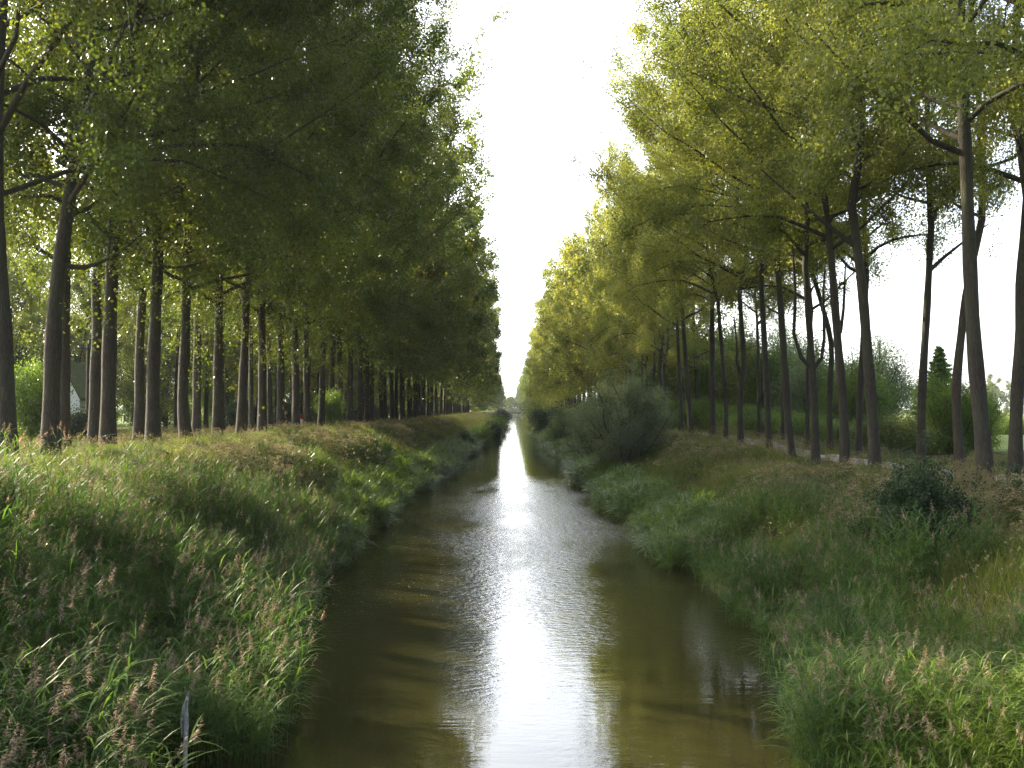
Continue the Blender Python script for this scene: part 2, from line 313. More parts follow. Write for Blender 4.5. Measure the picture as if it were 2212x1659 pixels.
def skeleton(seed, H=22.0, n_limb=24, reach=7.5, back=5.0, low_droop=.3):
    """upper part of a poplar from the crown base (z=0) to the top; +X is the side where the crown leans out over the canal"""
    rng = np.random.default_rng(seed); tubes = []; subs = []
    zz = np.linspace(0, H, 9); k = rng.normal(size=(2, 2)) * .28
    tx = np.sin(zz / H * 3.0) * k[0, 0] + np.sin(zz / H * 7) * k[0, 1] + (zz / H) ** 2 * reach * .10
    ty = np.sin(zz / H * 3.4) * k[1, 0] + np.sin(zz / H * 6) * k[1, 1]
    tr = np.stack([tx, ty, zz], 1); tubes.append((tr[1:], .24 * (1 - zz[1:] / H * .93), 8))
    az0 = rng.uniform(0, 6.28)
    for i in range(n_limb):
        t = (i + .3) / n_limb; z0 = (t ** 1.15) * H * .93
        az = az0 + i * 2.4 + rng.normal() * .35
        r_az = back + (reach - back) * (.5 + .5 * math.cos(az))
        prof = np.interp(t, [0, .15, .45, .75, 1], [.82, 1.0, 1.0, .90, .40])
        Lr = r_az * prof * rng.uniform(.75, 1.1)
        p0 = np.array([np.interp(z0, zz, tx), np.interp(z0, zz, ty), z0]); d = np.array([math.cos(az), math.sin(az), 0])
        rise = Lr * rng.uniform(.45, 1.0) * (.75 + t * .8); 
        p1 = p0 + d * Lr * .55 + np.array([0, 0, rise * .35]); p2 = p0 + d * Lr + np.array([0, 0, rise])
        if t < .25 and rng.random() < .55: p1[2] += 1.2; p2[2] = p0[2] + rng.uniform(-1.0, 1.0)
        pts = bez(p0, p1, p2, 7) + rng.normal(size=(7, 3)) * .09; pts[0] = p0
        r0 = (.115 - .07 * t) * rng.uniform(.75, 1.25); tubes.append((pts, r0 * np.linspace(1, .12, 7), 5))
        ns = int(7 + Lr * 1.3)
        for j in range(ns):
            u = rng.uniform(.22, 1.0); q = pts[0] + 0; f = u * 6; a = int(min(5, f)); q = pts[a] + (pts[a + 1] - pts[a]) * (f - a)
            tang = pts[a + 1] - pts[a]; tang /= np.linalg.norm(tang); dr = tang * .8 + rng.normal(size=3) * .55; dr[2] += .15; dr /= np.linalg.norm(dr)
            ls = rng.uniform(.9, 2.4) * (.6 + .05 * Lr) * (1.15 - .5 * u); e = q + dr * ls; mid = q + dr * ls * .5 + rng.normal(size=3) * .12
            if t < .3: e[2] -= low_droop * rng.random() * ls; 
            subs.append((q, mid, e))
            if j % 2 == 0: tubes.append((np.array([q, mid, e]), np.array([.02, .013, .005]), 3))
    # upright twigs round the leader top
    for j in range(10):
        q = tr[-1 - (j % 3)]; e = q + np.array([rng.normal() * .7, rng.normal() * .7, rng.uniform(.8, 2.0)]); subs.append((q, (q + e) / 2, e))
    return tr, tubes, subs, rng

def crown_mb(subs, rng, n_leaf, size, sig=.30, hang=0):
    A = np.array([s[0] for s in subs]); B = np.array([s[1] for s in subs]); C = np.array([s[2] for s in subs])
    ln = np.linalg.norm(C - A, axis=1); pr = ln ** 1.2; pr /= pr.sum(); ncl = max(60, n_leaf // 55)
    k = rng.choice(len(subs), ncl, p=pr); t = rng.uniform(.15, 1.08, ncl)[:, None]
    cc = (1 - t) ** 2 * A[k] + 2 * t * (1 - t) * B[k] + t * t * C[k] + rng.normal(size=(ncl, 3)) * .22
    if hang:
        m_ = A[k][:, 2] < 4; drop = np.where(m_, rng.exponential(hang, ncl) * (rng.random(ncl) < .5), 0); cc[:, 2] -= drop
    w = rng.uniform(.3, 1.7, ncl); w /= w.sum(); cl = rng.choice(ncl, n_leaf, p=w)
    pts = cc[cl] + rng.normal(size=(n_leaf, 3)) * np.array([sig, sig, sig * 1.0]) * rng.uniform(.6, 1.5, (ncl, 1))[cl]
    tint = np.clip(rng.uniform(0, 1, ncl)[cl] * .5 + rng.uniform(0, .5, n_leaf) + (rng.random(n_leaf) < .012) * .6, 0, 1)
    mb = MB(); mb.kites(pts, size, rng, tint=tint); return mb

def trunk_mesh(name, low, tubes, rot, mirror, sc, r0, mats, extra=(), sides=14):
    """low: polyline of the clear stem from the ground to the crown base; the skeleton is put on its end"""
    mb = MB(); low = np.asarray(low, float); n = 14
    d = np.concatenate([[0], np.cumsum(np.linalg.norm(np.diff(low, axis=0), axis=1))]); s = np.linspace(0, d[-1], n)
    p = np.stack([np.interp(s, d, low[:, i]) for i in range(3)], 1)
    for _ in range(2): p[1:-1] = (p[:-2] + 2 * p[1:-1] + p[2:]) / 4
    tt = s / d[-1]; rad = r0 * (1 - .30 * tt) + r0 * .42 * np.exp(-s / .45) + r0 * .05 * np.sin(s * 1.7 + low[0][0]) 
    cr, sr = math.cos(rot), math.sin(rot); P_ = p[-1]
    def tf(q):
        q = np.asarray(q) * np.array(sc) * np.array([1, mirror, 1]); x = q[:, 0] * cr - q[:, 1] * sr; y = q[:, 0] * sr + q[:, 1] * cr
        return np.stack([x, y, q[:, 2]], 1) + P_
    lead = tubes[0]; L0 = tf(np.concatenate([lead[0]]))
    rr = np.concatenate([rad, rad[-1] * np.linspace(.93, .1, len(L0))])
    mb.tube(np.concatenate([p, L0]), rr, sides)
    for t in tubes[1:]: mb.tube(tf(t[0]), t[1], t[2])
    for t in extra: mb.tube(np.asarray(t[0]), np.asarray(t[1]), 8)
    return mb.mesh(name, mats), P_

NV = 5
SK_R = [skeleton(100 + k, 21, 25, 8.8, 5.0) for k in range(NV)]       # right bank: moderate reach
SK_L = [skeleton(200 + k, 21.5, 28, 13.0, 5.0, .6) for k in range(NV)]    # left bank and far right: long limbs over the water
SK_F = [skeleton(300 + k, 21.5, 24, 12.2, 5.0, .6) for k in range(4)]
def crowns(sk, nm, n, size, mt, hang=0, sig=.30): return [crown_mb(s[2], s[3], n, size, sig, hang).mesh(nm, [M[mt]]) for s in sk]
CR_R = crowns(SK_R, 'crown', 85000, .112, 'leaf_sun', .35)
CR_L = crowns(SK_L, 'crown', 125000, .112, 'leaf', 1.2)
CR_F = crowns(SK_F, 'crown', 20000, .29, 'leaf', 1.2, .42)
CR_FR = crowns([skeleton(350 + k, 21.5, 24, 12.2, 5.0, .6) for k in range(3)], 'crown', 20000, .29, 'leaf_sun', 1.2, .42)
SK_FR = [skeleton(350 + k, 21.5, 24, 12.2, 5.0, .6) for k in range(3)]
SHARED = {}
rnd = random.Random(5)
ORD = ['first', 'second', 'third', 'fourth', 'fifth', 'sixth', 'seventh', 'eighth', 'ninth', 'tenth', 'eleventh', 'twelfth', 'thirteenth', 'fourteenth', 'fifteenth', 'sixteenth', 'seventeenth', 'eighteenth', 'nineteenth', 'twentieth', 'twenty-first', 'twenty-second', 'twenty-third', 'twenty-fourth', 'twenty-fifth', 'twenty-sixth', 'twenty-seventh', 'twenty-eighth', 'twenty-ninth', 'thirtieth']

def poplar(x, y, side, label, group, fam='R', r0=.32, low=None, extra=(), sc=1.0, unique=True, barkm='bark', clear=8.0, var=None, reach=1.0, ext=0.0):
    """side: -1 left bank (leans to +X), +1 right bank (leans to -X)"""
    sks, crs = {'R': (SK_R, CR_R), 'L': (SK_L, CR_L), 'F': (SK_F, CR_F), 'G': (SK_FR, CR_FR), 'I': (SK_R, CR_I)}[fam]
    k = rnd.randrange(len(sks)) if var is None else var % len(sks)
    rot = (0 if side < 0 else math.pi) + rnd.uniform(-.45, .45); mir = rnd.choice([-1, 1]); zs = sc * rnd.uniform(.96, 1.05)
    root = empty('poplar_tree', (x, y, z1(x, y) - .08)); tag(root, label, 'tree', group)
    scv = (sc * reach, sc, zs)
    if unique:
        if low is None:
            a, b = rnd.uniform(-.35, .35), rnd.uniform(-.3, .3)
            low = [(0, 0, -.2), (a * .3, b * .3, clear * .35), (a * .5 + rnd.uniform(-.1, .1), b * .6, clear * .7), (a, b, clear)]
        if ext: low = list(low) + [tuple(np.array(low[-1]) + (np.array(low[-1]) - np.array(low[-2])) / (low[-1][2] - low[-2][2]) * ext)]
        me, P_ = trunk_mesh('trunk', low, sks[k][1], rot, mir, scv, r0, [M[barkm]], extra)
        link('trunk', me, root)
    else:
        v = rnd.randrange(3); key = (fam, k, v, barkm, clear)
        if key not in SHARED:
            a, b = [(.15, .1), (-.2, .15), (.05, -.25)][v]
            SHARED[key] = trunk_mesh('trunk', [(0, 0, -.2), (a * .4, b * .2, clear * .4), (a, b, clear)], sks[k][1], 0, 1, (1, 1, 1), .32, [M[barkm]], sides=8)
        me, P0 = SHARED[key]; t = link('trunk', me, root)
        t.scale = (1, 1, 1); root.rotation_euler[2] = rot; root.scale = (sc * reach, sc * mir, zs)
        c = link('crown', crs[k], root); c.location = tuple(P0); return root
    c = link('crown', crs[k], root); c.location = tuple(P_); c.rotation_euler[2] = rot; c.scale = (scv[0], scv[1] * mir, scv[2])
    return root
CR_I = crowns(SK_R, 'crown', 42000, .16, 'leaf', .8)

def Dof(xd, X): return abs(X) * FP / abs(xd - VPX)
# --- left bank, canal-side row
GL = 'poplars in the canal-side row on the left bank'
dl = [34.7, 37.9, 43.3, 48.8, 53.9, 59.4, 65.0, 70.4, 75.6, 80.8, 86.0, 91.2]
y_ = 96.5
while y_ < 420: dl.append(y_); y_ += 5.3 + .9 * math.sin(y_)
lean = {34.7: [(0, 0, -.2), (-.12, 0, 3), (-.3, 0, 6), (-.5, 0, 8.5)], 37.9: [(0, 0, -.2), (.02, 0, 3), (.1, 0, 6), (.45, .1, 9)],
        43.3: [(0, 0, -.2), (0, 0, 3), (.05, 0, 6), (.15, 0, 9)], 48.8: [(0, 0, -.2), (-.05, 0, 3), (.05, 0, 6), (.15, 0, 9)],
        53.9: [(0, 0, -.2), (-.28, 0, 2), (-.15, 0, 5), (-.1, 0, 8)], 59.4: [(0, 0, -.2), (.02, 0, 3), (.05, 0, 8)]}
LAB = {34.7: 'poplar trunk cut by the left edge of view, leaning slightly outwards', 37.9: 'thickest grey poplar trunk at far left, forking high into two limbs',
       43.3: 'straight brown poplar trunk just right of the white cottage', 48.8: 'paler thick poplar trunk standing close against a darker thinner one',
       53.9: 'dark poplar trunk with a bend low down and small leafy sprigs at its foot', 59.4: 'near-black straight poplar trunk at the start of the grass slope shadow'}
for n, Y_ in enumerate(dl):
    near = Y_ < 100
    lab = LAB.get(Y_) or (f'{ORD[n]} poplar counted from the left edge in the left canal-side row' if n < 26 else 'distant poplar in the crowded far stretch of the left canal-side row')
    ex = ()
    if Y_ == 37.9: ex = [(bez(np.array([.25, 0, 11.0]), np.array([1.1, 0, 12.6]), np.array([2.6, .2, 16.5]), 8), np.linspace(.2, .06, 8)),
                         (bez(np.array([.1, 0, 7.6]), np.array([1.0, .1, 6.4]), np.array([3.2, .6, 8.6]), 8), np.linspace(.13, .03, 8))]
    if Y_ == 48.8: ex = [(bez(np.array([0, 0, 8.6]), np.array([1.5, 0, 8.2]), np.array([3.6, 0, 9.4]), 8), np.linspace(.09, .02, 8))]
    poplar(-17 + rnd.uniform(-.25, .25) * (Y_ > 62), Y_, -1, lab, GL, 'L' if Y_ < 105 else 'F', .345 if Y_ < 50 else .32, lean.get(Y_), ex, rnd.uniform(1.02, 1.14), near, clear=8.2, var=n)
# --- left bank, second row behind the towpath, then the rows of the grove
GL2 = 'poplars in the second row on the left bank'
d2 = [43.0, 50.5, 54.2, 60.6, 71.8, 79, 87, 95, 103, 112, 121, 131, 142, 154]
L2 = {50.5: 'poplar trunk half hidden right behind the thickest grey trunk', 54.2: 'slim wavy poplar trunk left of the straight brown one, in the second row', 60.6: 'dark poplar trunk in the second row left of the paler thick trunk',
      71.8: 'light brown poplar trunk showing behind the bent dark one', 43.0: 'poplar of the second row right behind the trunk cut by the left edge'}
for n, Y_ in enumerate(d2):
    poplar(-22 + rnd.uniform(-.3, .3) * (Y_ > 75), Y_, -1, L2.get(Y_) or (f'second-row poplar behind the left towpath, {ORD[n]} in its row' if n < 10 else 'second-row poplar far along the left towpath, mostly hidden'), GL2, 'I', .33, None, (), .95, Y_ < 75, clear=9.0, reach=.8)
GL3 = 'poplars of the grove behind the left rows'
n = 0
for X_, y0, st, y1 in ((-29, 112, 8, 190), (-37, 116, 9, 200), (-46, 128, 11, 230), (-56, 100, 13, 250)):
    Y_ = y0
    while Y_ < y1:
        poplar(X_ + rnd.uniform(-.8, .8), Y_ + rnd.uniform(-1, 1), -1, 'slender poplar among the many trunks of the shaded grove behind the left rows', GL3, 'I', .27, None, (), .92, False, clear=7.0); Y_ += st; n += 1
for k, (x_, D) in enumerate(((-44, 78), (-49, 84), (-45, 92), (-50, 101), (-44, 106), (-52, 112), (-47, 118), (-43, 122))):
    poplar(x_, D, -1, 'leafy young poplar filling the dark space behind the cottage on the left', 'young poplars behind the cottage', 'I', .22, None, (), .72, False, clear=3.0)
for k in range(24):
    poplar(-69 - 5 * (k % 2) + rnd.uniform(-1, 1), 92 + k * 9.5, -1, 'sunlit poplar with low foliage closing the view behind the left grove', GL3, 'I', .27, None, (), .8, False, clear=4.0)

# --- right bank, canal-side row with the trunks as they bend in the photograph
GR = 'poplars in the canal-side row on the right bank'
XR = 16.5
def RB(xd, X): return Dof(xd, X)
right = [  # base x in the photograph, X, radius, label, clear stem polyline, extra limbs, bark
 (2130, 16.5, .36, 'thickest poplar trunk at the right, leaning left and rising behind reddish dry grass', [(0, 0, -.2), (-.12, 0, 2.2), (-.38, 0, 5), (-.5, 0, 8), (-.55, 0, 10)], (), 'bark'),
 (1890, 16.5, .33, 'tall straight poplar trunk leaning a little left, right of the open gravel path', [(0, 0, -.2), (-.1, 0, 3), (-.35, 0, 6), (-.5, 0, 8.5), (-.75, 0, 10.5)],
   [(bez(np.array([-.7, 0, 10.4]), np.array([-2.0, 0, 11.2]), np.array([-5.0, .3, 14.0]), 9), np.linspace(.16, .03, 9))], 'bark'),
 (1825, 16.5, .30, 'straight poplar trunk directly left of the open gravel path', [(0, 0, -.2), (-.05, 0, 3), (-.3, 0, 6), (-.5, 0, 9)], (), 'bark'),
 (1762, 16.5, .27, 'poplar with two side stems curving up like a candlestick', [(0, 0, -.2), (-.05, 0, 3), (-.2, 0, 6), (-.4, 0, 9)],
   [(np.array([(-.2, 0, 5.3), (-.75, 0, 5.9), (-1.15, 0, 7.2), (-1.05, 0, 9.4), (-1.2, 0, 12)]), np.array([.13, .12, .10, .085, .05])), (np.array([(-.1, 0, 5.3), (.35, 0, 5.9), (.5, 0, 7.0), (.45, 0, 9.2), (.6, 0, 11.5)]), np.array([.12, .10, .09, .07, .04]))], 'bark'),
 (1710, 16.5, .29, 'dark poplar trunk leaning left with a pale grass tuft at its foot', [(0, 0, -.2), (-.25, 0, 3), (-.4, 0, 6), (-.6, 0, 9)], (), 'bark'),
 (1661, 16.5, .27, 'plain straight poplar trunk left of the dark leaning one', [(0, 0, -.2), (-.1, 0, 4), (-.35, 0, 9)], (), 'bark'),
 (1600, 16.5, .28, 'poplar trunk with an S bend and a thin stem forking at the bend', [(0, 0, -.2), (-.05, 0, 2.0), (-.1, 0, 3.8), (.05, 0, 4.8), (.35, 0, 6.0), (.15, 0, 7.5), (.05, 0, 9.5)],
   [(np.array([(.05, 0, 5.0), (-.25, 0, 6.2), (-.25, 0, 7.6), (-.45, 0, 9.5)]), np.array([.12, .10, .08, .05]))], 'bark'),
 (1566, 16.5, .22, 'slender poplar trunk bowed to the left beside the thick grey one', [(0, 0, -.2), (.15, 0, 2.5), (-.05, 0, 5), (-.35, 0, 9)], (), 'bark'),
 (1539, 16.5, .33, 'thick even grey poplar trunk without bends, mid right bank', [(0, 0, -.2), (0, 0, 4), (0, 0, 9)], (), 'bark'),
 (1493, 16.5, .30, 'poplar trunk leaning left next to a short pale post', [(0, 0, -.2), (-.25, 0, 4), (-.6, 0, 9)], (), 'bark'),
 (1472, 16.5, .26, 'thin poplar trunk with a pale post at its left foot', [(0, 0, -.2), (-.1, 0, 4), (-.3, 0, 9)], (), 'bark')]
for n, (xd, X_, r0, lab, low, ex, bk) in enumerate(right):
    poplar(X_, Dof(xd, X_), 1, lab, GR, 'R', r0 * .82, low, ex, rnd.uniform(.97, 1.05), True, bk, var=n, ext=1.8, reach=1.15 if 55 < Dof(xd, X_) < 82 else .85)
poplar(16.7, 29.0, 1, 'poplar at the upper right edge with only crown leaves and a limb showing', GR, 'R', .34, None, (), 1.0, True, var=2, clear=10.5)
Y_ = 108; n = 0
while Y_ < 420:
    far = Y_ > 165
    lab = f'right canal-side poplar beyond the pale posts, {ORD[n]} past the thin trunk' if n < 12 else 'distant poplar in the crowded far stretch of the right canal-side row'
    poplar(16.5 + rnd.uniform(-.3, .3), Y_, 1, lab, GR, 'G' if Y_ > 125 else 'R', .3, None, (), rnd.uniform(.93, 1.04), False, clear=7.5, reach=.98 if far else (.5 if Y_ > 125 else .75))
    Y_ += 5.6 + rnd.uniform(-.6, .6); n += 1
GR2 = 'poplars in the second row on the right bank'
back = [(2192, 21, .34, 'poplar trunk at the right edge of view curving gently right', [(0, 0, -.2), (.05, 0, 3), (.35, 0, 6), (.3, 0, 8), (.5, 0, 10)], (), 'bark'),
 (2075, 21, .27, 'reddish sunlit poplar trunk with an uneven wavy stem', [(0, 0, -.2), (-.15, 0, 2), (-.25, 0, 4), (.05, 0, 6), (.25, 0, 8), (.7, 0, 10)], (), 'barksun'),
 (1990, 21, .27, 'poplar trunk rising from the dark leafy shrub, curving to the right', [(0, 0, -.2), (.0, 0, 3), (.2, 0, 6), (.35, 0, 8), (.5, 0, 10.5)], [(bez(np.array([.45, 0, 10]), np.array([1.4, 0, 11]), np.array([3.6, 0, 12.5]), 7), np.linspace(.12, .03, 7))], 'bark'),
 (1853, 21, .25, 'poplar trunk behind the path, half covered by the tall straight one', [(0, 0, -.2), (.15, 0, 4), (.5, 0, 9)], (), 'bark'),
 (1793, 21, .24, 'poplar forking into a Y at half height behind the path', [(0, 0, -.2), (-.05, 0, 4), (.25, 0, 7.2), (-.55, 0, 10)], [(np.array([(.25, 0, 7.0), (.75, 0, 8), (.95, 0, 9.5), (1.1, 0, 12.5)]), np.array([.14, .12, .1, .05]))], 'bark'),
 (1742, 21, .2, 'thin poplar trunk seen between the candlestick one and its dark neighbour', None, (), 'bark'), (1690, 21, .2, 'slim second-row poplar right of the plain straight trunk', None, (), 'bark'), (1640, 21, .2, 'slim second-row poplar among bushes left of the plain straight trunk', None, (), 'bark')]
for n, (xd, X_, r0, lab, low, ex, bk) in enumerate(back):
    poplar(X_, Dof(xd, X_), 1, lab, GR2, 'R', r0 * .85, low, ex, rnd.uniform(.88, 1.0), True, bk, var=n + 2, ext=1.8, reach=.75)
for n, Y_ in enumerate((118, 131, 146, 160, 175, 190)):
    poplar(21.5 + rnd.uniform(-.5, .5), Y_, 1, 'far second-row poplar behind the willow thicket on the right bank', GR2, 'G', .28, None, (), .9, False, clear=8)

# ------------------------------------------------------------------ shrubs and small trees
def shrub_meshes(seed, w, h, n, size, leaf, stems=7, top=.6, sig=.16, droop=0., barkm='twig', round_=1.0, trunk=0.0):
    rng = np.random.default_rng(seed); mb = MB(); subs = []
    if trunk: mb.tube(np.array([(0, 0, -.3), (.05, .03, trunk * .5), (0, 0, trunk + .4)]), np.array([.16, .12, .1]) * (h / 8), 7)
    for i in range(stems):
        az = i * 2.4 + rng.normal() * .3; rr = w / 2 * math.sqrt((i + .4) / stems) * rng.uniform(.75, 1.05)
        hh = h * (1 - top * (rr / (w / 2)) ** (1.6 * round_)) * rng.uniform(.8, 1.02)
        e = np.array([math.cos(az) * rr, math.sin(az) * rr, hh]); b = np.array([math.cos(az) * .12 * w * .2, math.sin(az) * .12 * w * .2, trunk if trunk else -.15])
        p = bez(b, np.array([e[0] * .55, e[1] * .55, hh * .45 + trunk * .4]), e, 7) + rng.normal(size=(7, 3)) * .02 * h; p[0] = b
        mb.tube(p, np.linspace(.012, .003, 7) * h + .004, 5)
        for j in range(9):
            f = rng.uniform(.6 if trunk else .8, 6); a = int(min(5, f)); q = p[a] + (p[a + 1] - p[a]) * (f - a)
            dr = rng.normal(size=3) * .8 + np.array([math.cos(az) * .5, math.sin(az) * .5, .45 - droop]); dr /= np.linalg.norm(dr)
            ls = rng.uniform(.12, .26) * max(h, w * .7); en = q + dr * ls; en[2] = max(en[2] - droop * ls * .6, .15); mid = q + dr * ls * .5
            subs.append((q, mid, en)); 
            if j % 2: mb.tube(np.array([q, mid, en]), np.array([.005, .0035, .0015]) * h + .002, 3)
        subs.append((p[4], p[5], e))
    c = crown_mb(subs, rng, n, size, sig * (h / 4) ** .5)
    v = c.v[0]; v[:, 2] = np.where(v[:, 2] < .03, .03 + np.abs(v[:, 2]) * .2, v[:, 2])
    return mb.mesh('stems', [M[barkm]]), c.mesh('foliage', [M[leaf]])
def shrub(name, x, y, meshes, label, cat='shrub', group=None, s=(1, 1, 1), rz=0, z=None, partn=('stems', 'foliage')):
    r_ = empty(name, (x, y, (z1(x, y) - .03) if z is None else z), rz); r_.scale = s; tag(r_, label, cat, group)
    link(partn[0], meshes[0], r_); link(partn[1], meshes[1], r_); return r_
def at(xd, D): return (xd - VPX) * D / FP
def hz(yd, D): return 6 + (HY - yd) * D / FP

W1 = shrub_meshes(1, 7.2, 7.8, 100000, .085, 'willow', 30, .6, .16)
shrub('willow_shrub', 8.9, 80, W1, 'big feathery grey-green willow bush hanging over the right water edge')
shrub('willow_shrub', 8.2, 93, shrub_meshes(2, 6.5, 6.5, 30000, .12, 'willow', 18, .5, .3), 'bluish grey willow bush directly behind the big feathery one')
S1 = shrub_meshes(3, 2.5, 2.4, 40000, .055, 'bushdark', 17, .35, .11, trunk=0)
shrub('leafy_shrub', 11.2, 28.2, S1, 'dark green spiky-topped shrub alone on the right grass slope', s=(1.15, 1.15, 1.15))
shrub('leafy_shrub', 14.6, 29.4, shrub_meshes(4, 1.6, 1.3, 7000, .045, 'bushdark', 9, .4, .12), 'small dark shrub cut by the right edge of view')
SB = [shrub_meshes(10 + k, 4.2, 3.6, 26000, .10, ['bushyel', 'bush', 'bush'][k], 15, .5, .3) for k in range(3)]
SG = [shrub_meshes(20 + k, 7.5, 12, 42000, .15, ['silver', 'silver', 'bush', 'bushyel'][k], 18, .55, .42, trunk=1.5) for k in range(4)]
# thicket behind the right rows
rb = [(1915, 74, 0, 1.3, 1.15, 'yellow-green bush right of the tall straight trunk on the right'), (1965, 80, 0, 1.1, 1.0, 'yellowing bush left of the trunk rising from the dark shrub'), (1870, 84, 1, 1.1, 1.0, 'green bush behind the path beside the tall straight trunk'),
      (1800, 78, 1, .95, .9, 'low bright bush at the foot of the Y-forked poplar'), (1735, 90, 2, 1.2, 1.1, 'green bush between the dark leaning trunk and the candlestick poplar'), (1685, 96, 1, 1.2, 1.1, 'bush in the thicket behind the plain straight trunk'),
      (1635, 98, 2, 1.3, 1.1, 'bright sunlit bush right of the S-bent poplar'), (1575, 108, 1, 1.4, 1.2, 'bright leafy bush behind the slender bowed trunk'), (1520, 112, 2, 1.4, 1.3, 'leafy bush behind the thick even grey trunk'), (1440, 122, 1, 1.5, 1.3, 'pale bush at the end of the visible path on the right')]
for k, (xd, D, v, sw, sh, lab) in enumerate(rb):
    shrub('thicket_bush', at(xd, D), D, SB[v], lab, 'bush', 'bushes in the thicket behind the right tree rows', (sw, sw, sh * .8), k * 1.3)
st = [(1900, 112, 0, 1.0, 'hazy grey tree top right behind the tall straight trunk'), (1840, 105, 2, .85, 'dark green tree between the two trunks by the path'), (1760, 112, 0, 1.0, 'greyish tree behind the candlestick poplar'), (1700, 118, 2, 1.05, 'green tree behind the dark leaning trunk'), (1640, 122, 3, 1.15, 'yellowish tree behind the plain straight trunk'),
      (1575, 128, 2, 1.25, 'green tree behind the S-bent poplar'), (1535, 138, 3, 1.3, 'brownish yellow tree behind the thick even grey trunk'), (1480, 150, 0, 1.5, 'tall silvery tree behind the thin trunk with the post'), (1432, 152, 1, 1.5, 'pale silvery tree right of the big willow bush'), (1385, 168, 0, 1.6, 'silvery tree rising behind the big willow bush'), (1355, 190, 1, 1.6, 'far silvery tree left behind the big willow bush'),
      (1690, 150, 0, 1.4, 'tall pale tree deep behind the right rows'), (1590, 165, 1, 1.6, 'tall pale tree deep behind the S-bent poplar')]
for k, (xd, D, v, s_, lab) in enumerate(st):
    shrub('small_tree', at(xd, D), D, SG[v], lab, 'tree', 'small trees behind the right tree rows', (s_ * .95, s_ * .95, s_), k * 1.7, partn=('trunk', 'crown'))
SR = shrub_meshes(31, 4.6, 4.7, 30000, .085, 'bush', 20, .35, .25)
shrub('round_bush', at(2052, 77), 77, SR, 'dense round green bush under the larch behind the wavy reddish trunk', 'bush', None, (1.05, 1.05, 1.25))
shrub('round_bush', at(2112, 78), 78, SR, 'darker green bush between the reddish trunk and the thickest trunk', 'bush', None, (.85, .85, 1.1), 2)
# larch-like conifer
rng = np.random.default_rng(77); mb = MB(); Hc = 8.6; mb.tube([(0, 0, -.3), (.05, 0, 5), (0, 0, Hc)], [.16, .09, .012], 8)
fol = MB(); cs = []; 
for k in range(120):
    t = (k + .5) / 120; z0 = 1 + t * (Hc - 1.2); az = k * 2.4; Lb = 2.7 * (1 - t) ** .9 * rng.uniform(.65, 1.1) + .12; e = np.array([math.cos(az) * Lb, math.sin(az) * Lb, z0 + Lb * .06]); q = np.array([0, 0, z0]); mid = (q + e) / 2 + np.array([0, 0, -.12 * Lb])
    mb.tube(np.array([q, mid, e]), np.array([.03, .02, .006]), 4); n_ = int(90 + Lb * 330); u = rng.uniform(.15, 1, n_)[:, None] ** .8
    cs.append((1 - u) ** 2 * q + 2 * u * (1 - u) * mid + u * u * e + rng.normal(size=(n_, 3)) * np.array([.16, .16, .07]) * (.4 + Lb * .35))
fol.kites(np.concatenate(cs), .17, rng, asp=.4)
r_ = shrub('larch_tree', at(2030, 84), 84, (mb.mesh('trunk', [M['twig']]), fol.mesh('crown', [M['needle']])), 'pointed larch standing alone against the white sky at the right', 'tree', partn=('trunk', 'crown'))
# bushes along the banks
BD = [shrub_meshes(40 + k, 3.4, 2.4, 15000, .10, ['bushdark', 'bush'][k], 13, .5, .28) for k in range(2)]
shrub('leafy_bush', at(714, 92), 92, SB[1], 'sunlit leafy bush among the left row trunks, right of the two people', 'bush', None, (.62, .62, .95))
bb = [(1004, 138, 0, 1.0, 'dark round bush on the crest of the left bank, farther along'), (1040, 165, 1, 1.1, 'small bush near the left water edge below the dark round one'), (1062, 215, 0, 1.5, 'dark bush leaning over the left water edge far along'), (1072, 270, 1, 1.9, 'bush overhanging the left water far down the canal'),
      (1045, 200, 1, 1.3, 'greenish bush behind the dark round bush on the left crest'), (1083, 400, 0, 2.6, 'last dark bush at the left water before the bridge')]
for k, (xd, D, v, s_, lab) in enumerate(bb):
    x_ = at(xd, D); shrub('leafy_bush', x_, D, BD[v], lab, 'bush', 'bushes along the left water edge', (s_, s_, s_ * .9), k * 1.1, z=max(z1(x_, D) - .1, -.1))
W2 = shrub_meshes(52, 6, 7, 22000, .16, 'silver', 15, .5, .4, droop=.3)
shrub('willow_shrub', at(1152, 330), 330, W2, 'pale drooping willow at the right water edge far down the canal', s=(1.1, 1.1, 1.15), z=.3)
shrub('willow_shrub', at(1178, 215), 215, shrub_meshes(53, 6, 7, 24000, .15, 'bushdark', 16, .5, .4), 'dark bluish bush left of the trunks on the far right bank', s=(1, 1, .9), z=.3)
shrub('willow_shrub', at(1215, 150), 150, W2, 'greyish willow bush on the right bank behind the big feathery one', s=(.75, .75, .75), z=.6)
# shade trees and bushes closing the view between the left trunks
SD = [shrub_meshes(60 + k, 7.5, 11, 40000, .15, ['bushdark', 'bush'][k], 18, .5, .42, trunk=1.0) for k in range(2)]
for k, (x_, D) in enumerate(((-47, 82), (-52, 90), (-49, 100), (-55, 108), (-47, 112), (-52, 121), (-46, 130), (-40, 140), (-43, 152), (-39, 166), (-36, 182))):
    shrub('shade_tree', x_, D, SD[k % 2], 'dark bushy tree in the undergrowth between the left grove trunks', 'tree', 'bushy shade trees in the left grove', (.95, .95, .95), k * 1.9, partn=('trunk', 'crown'))
for k in range(12):
    shrub('grove_bush', -27 - 3 * (k % 2), 104 + k * 11, BD[k % 2], 'low dark bush between the trunks of the left grove', 'bush', 'low bushes between the left grove trunks', (1.4, 1.4, 1.25), k)
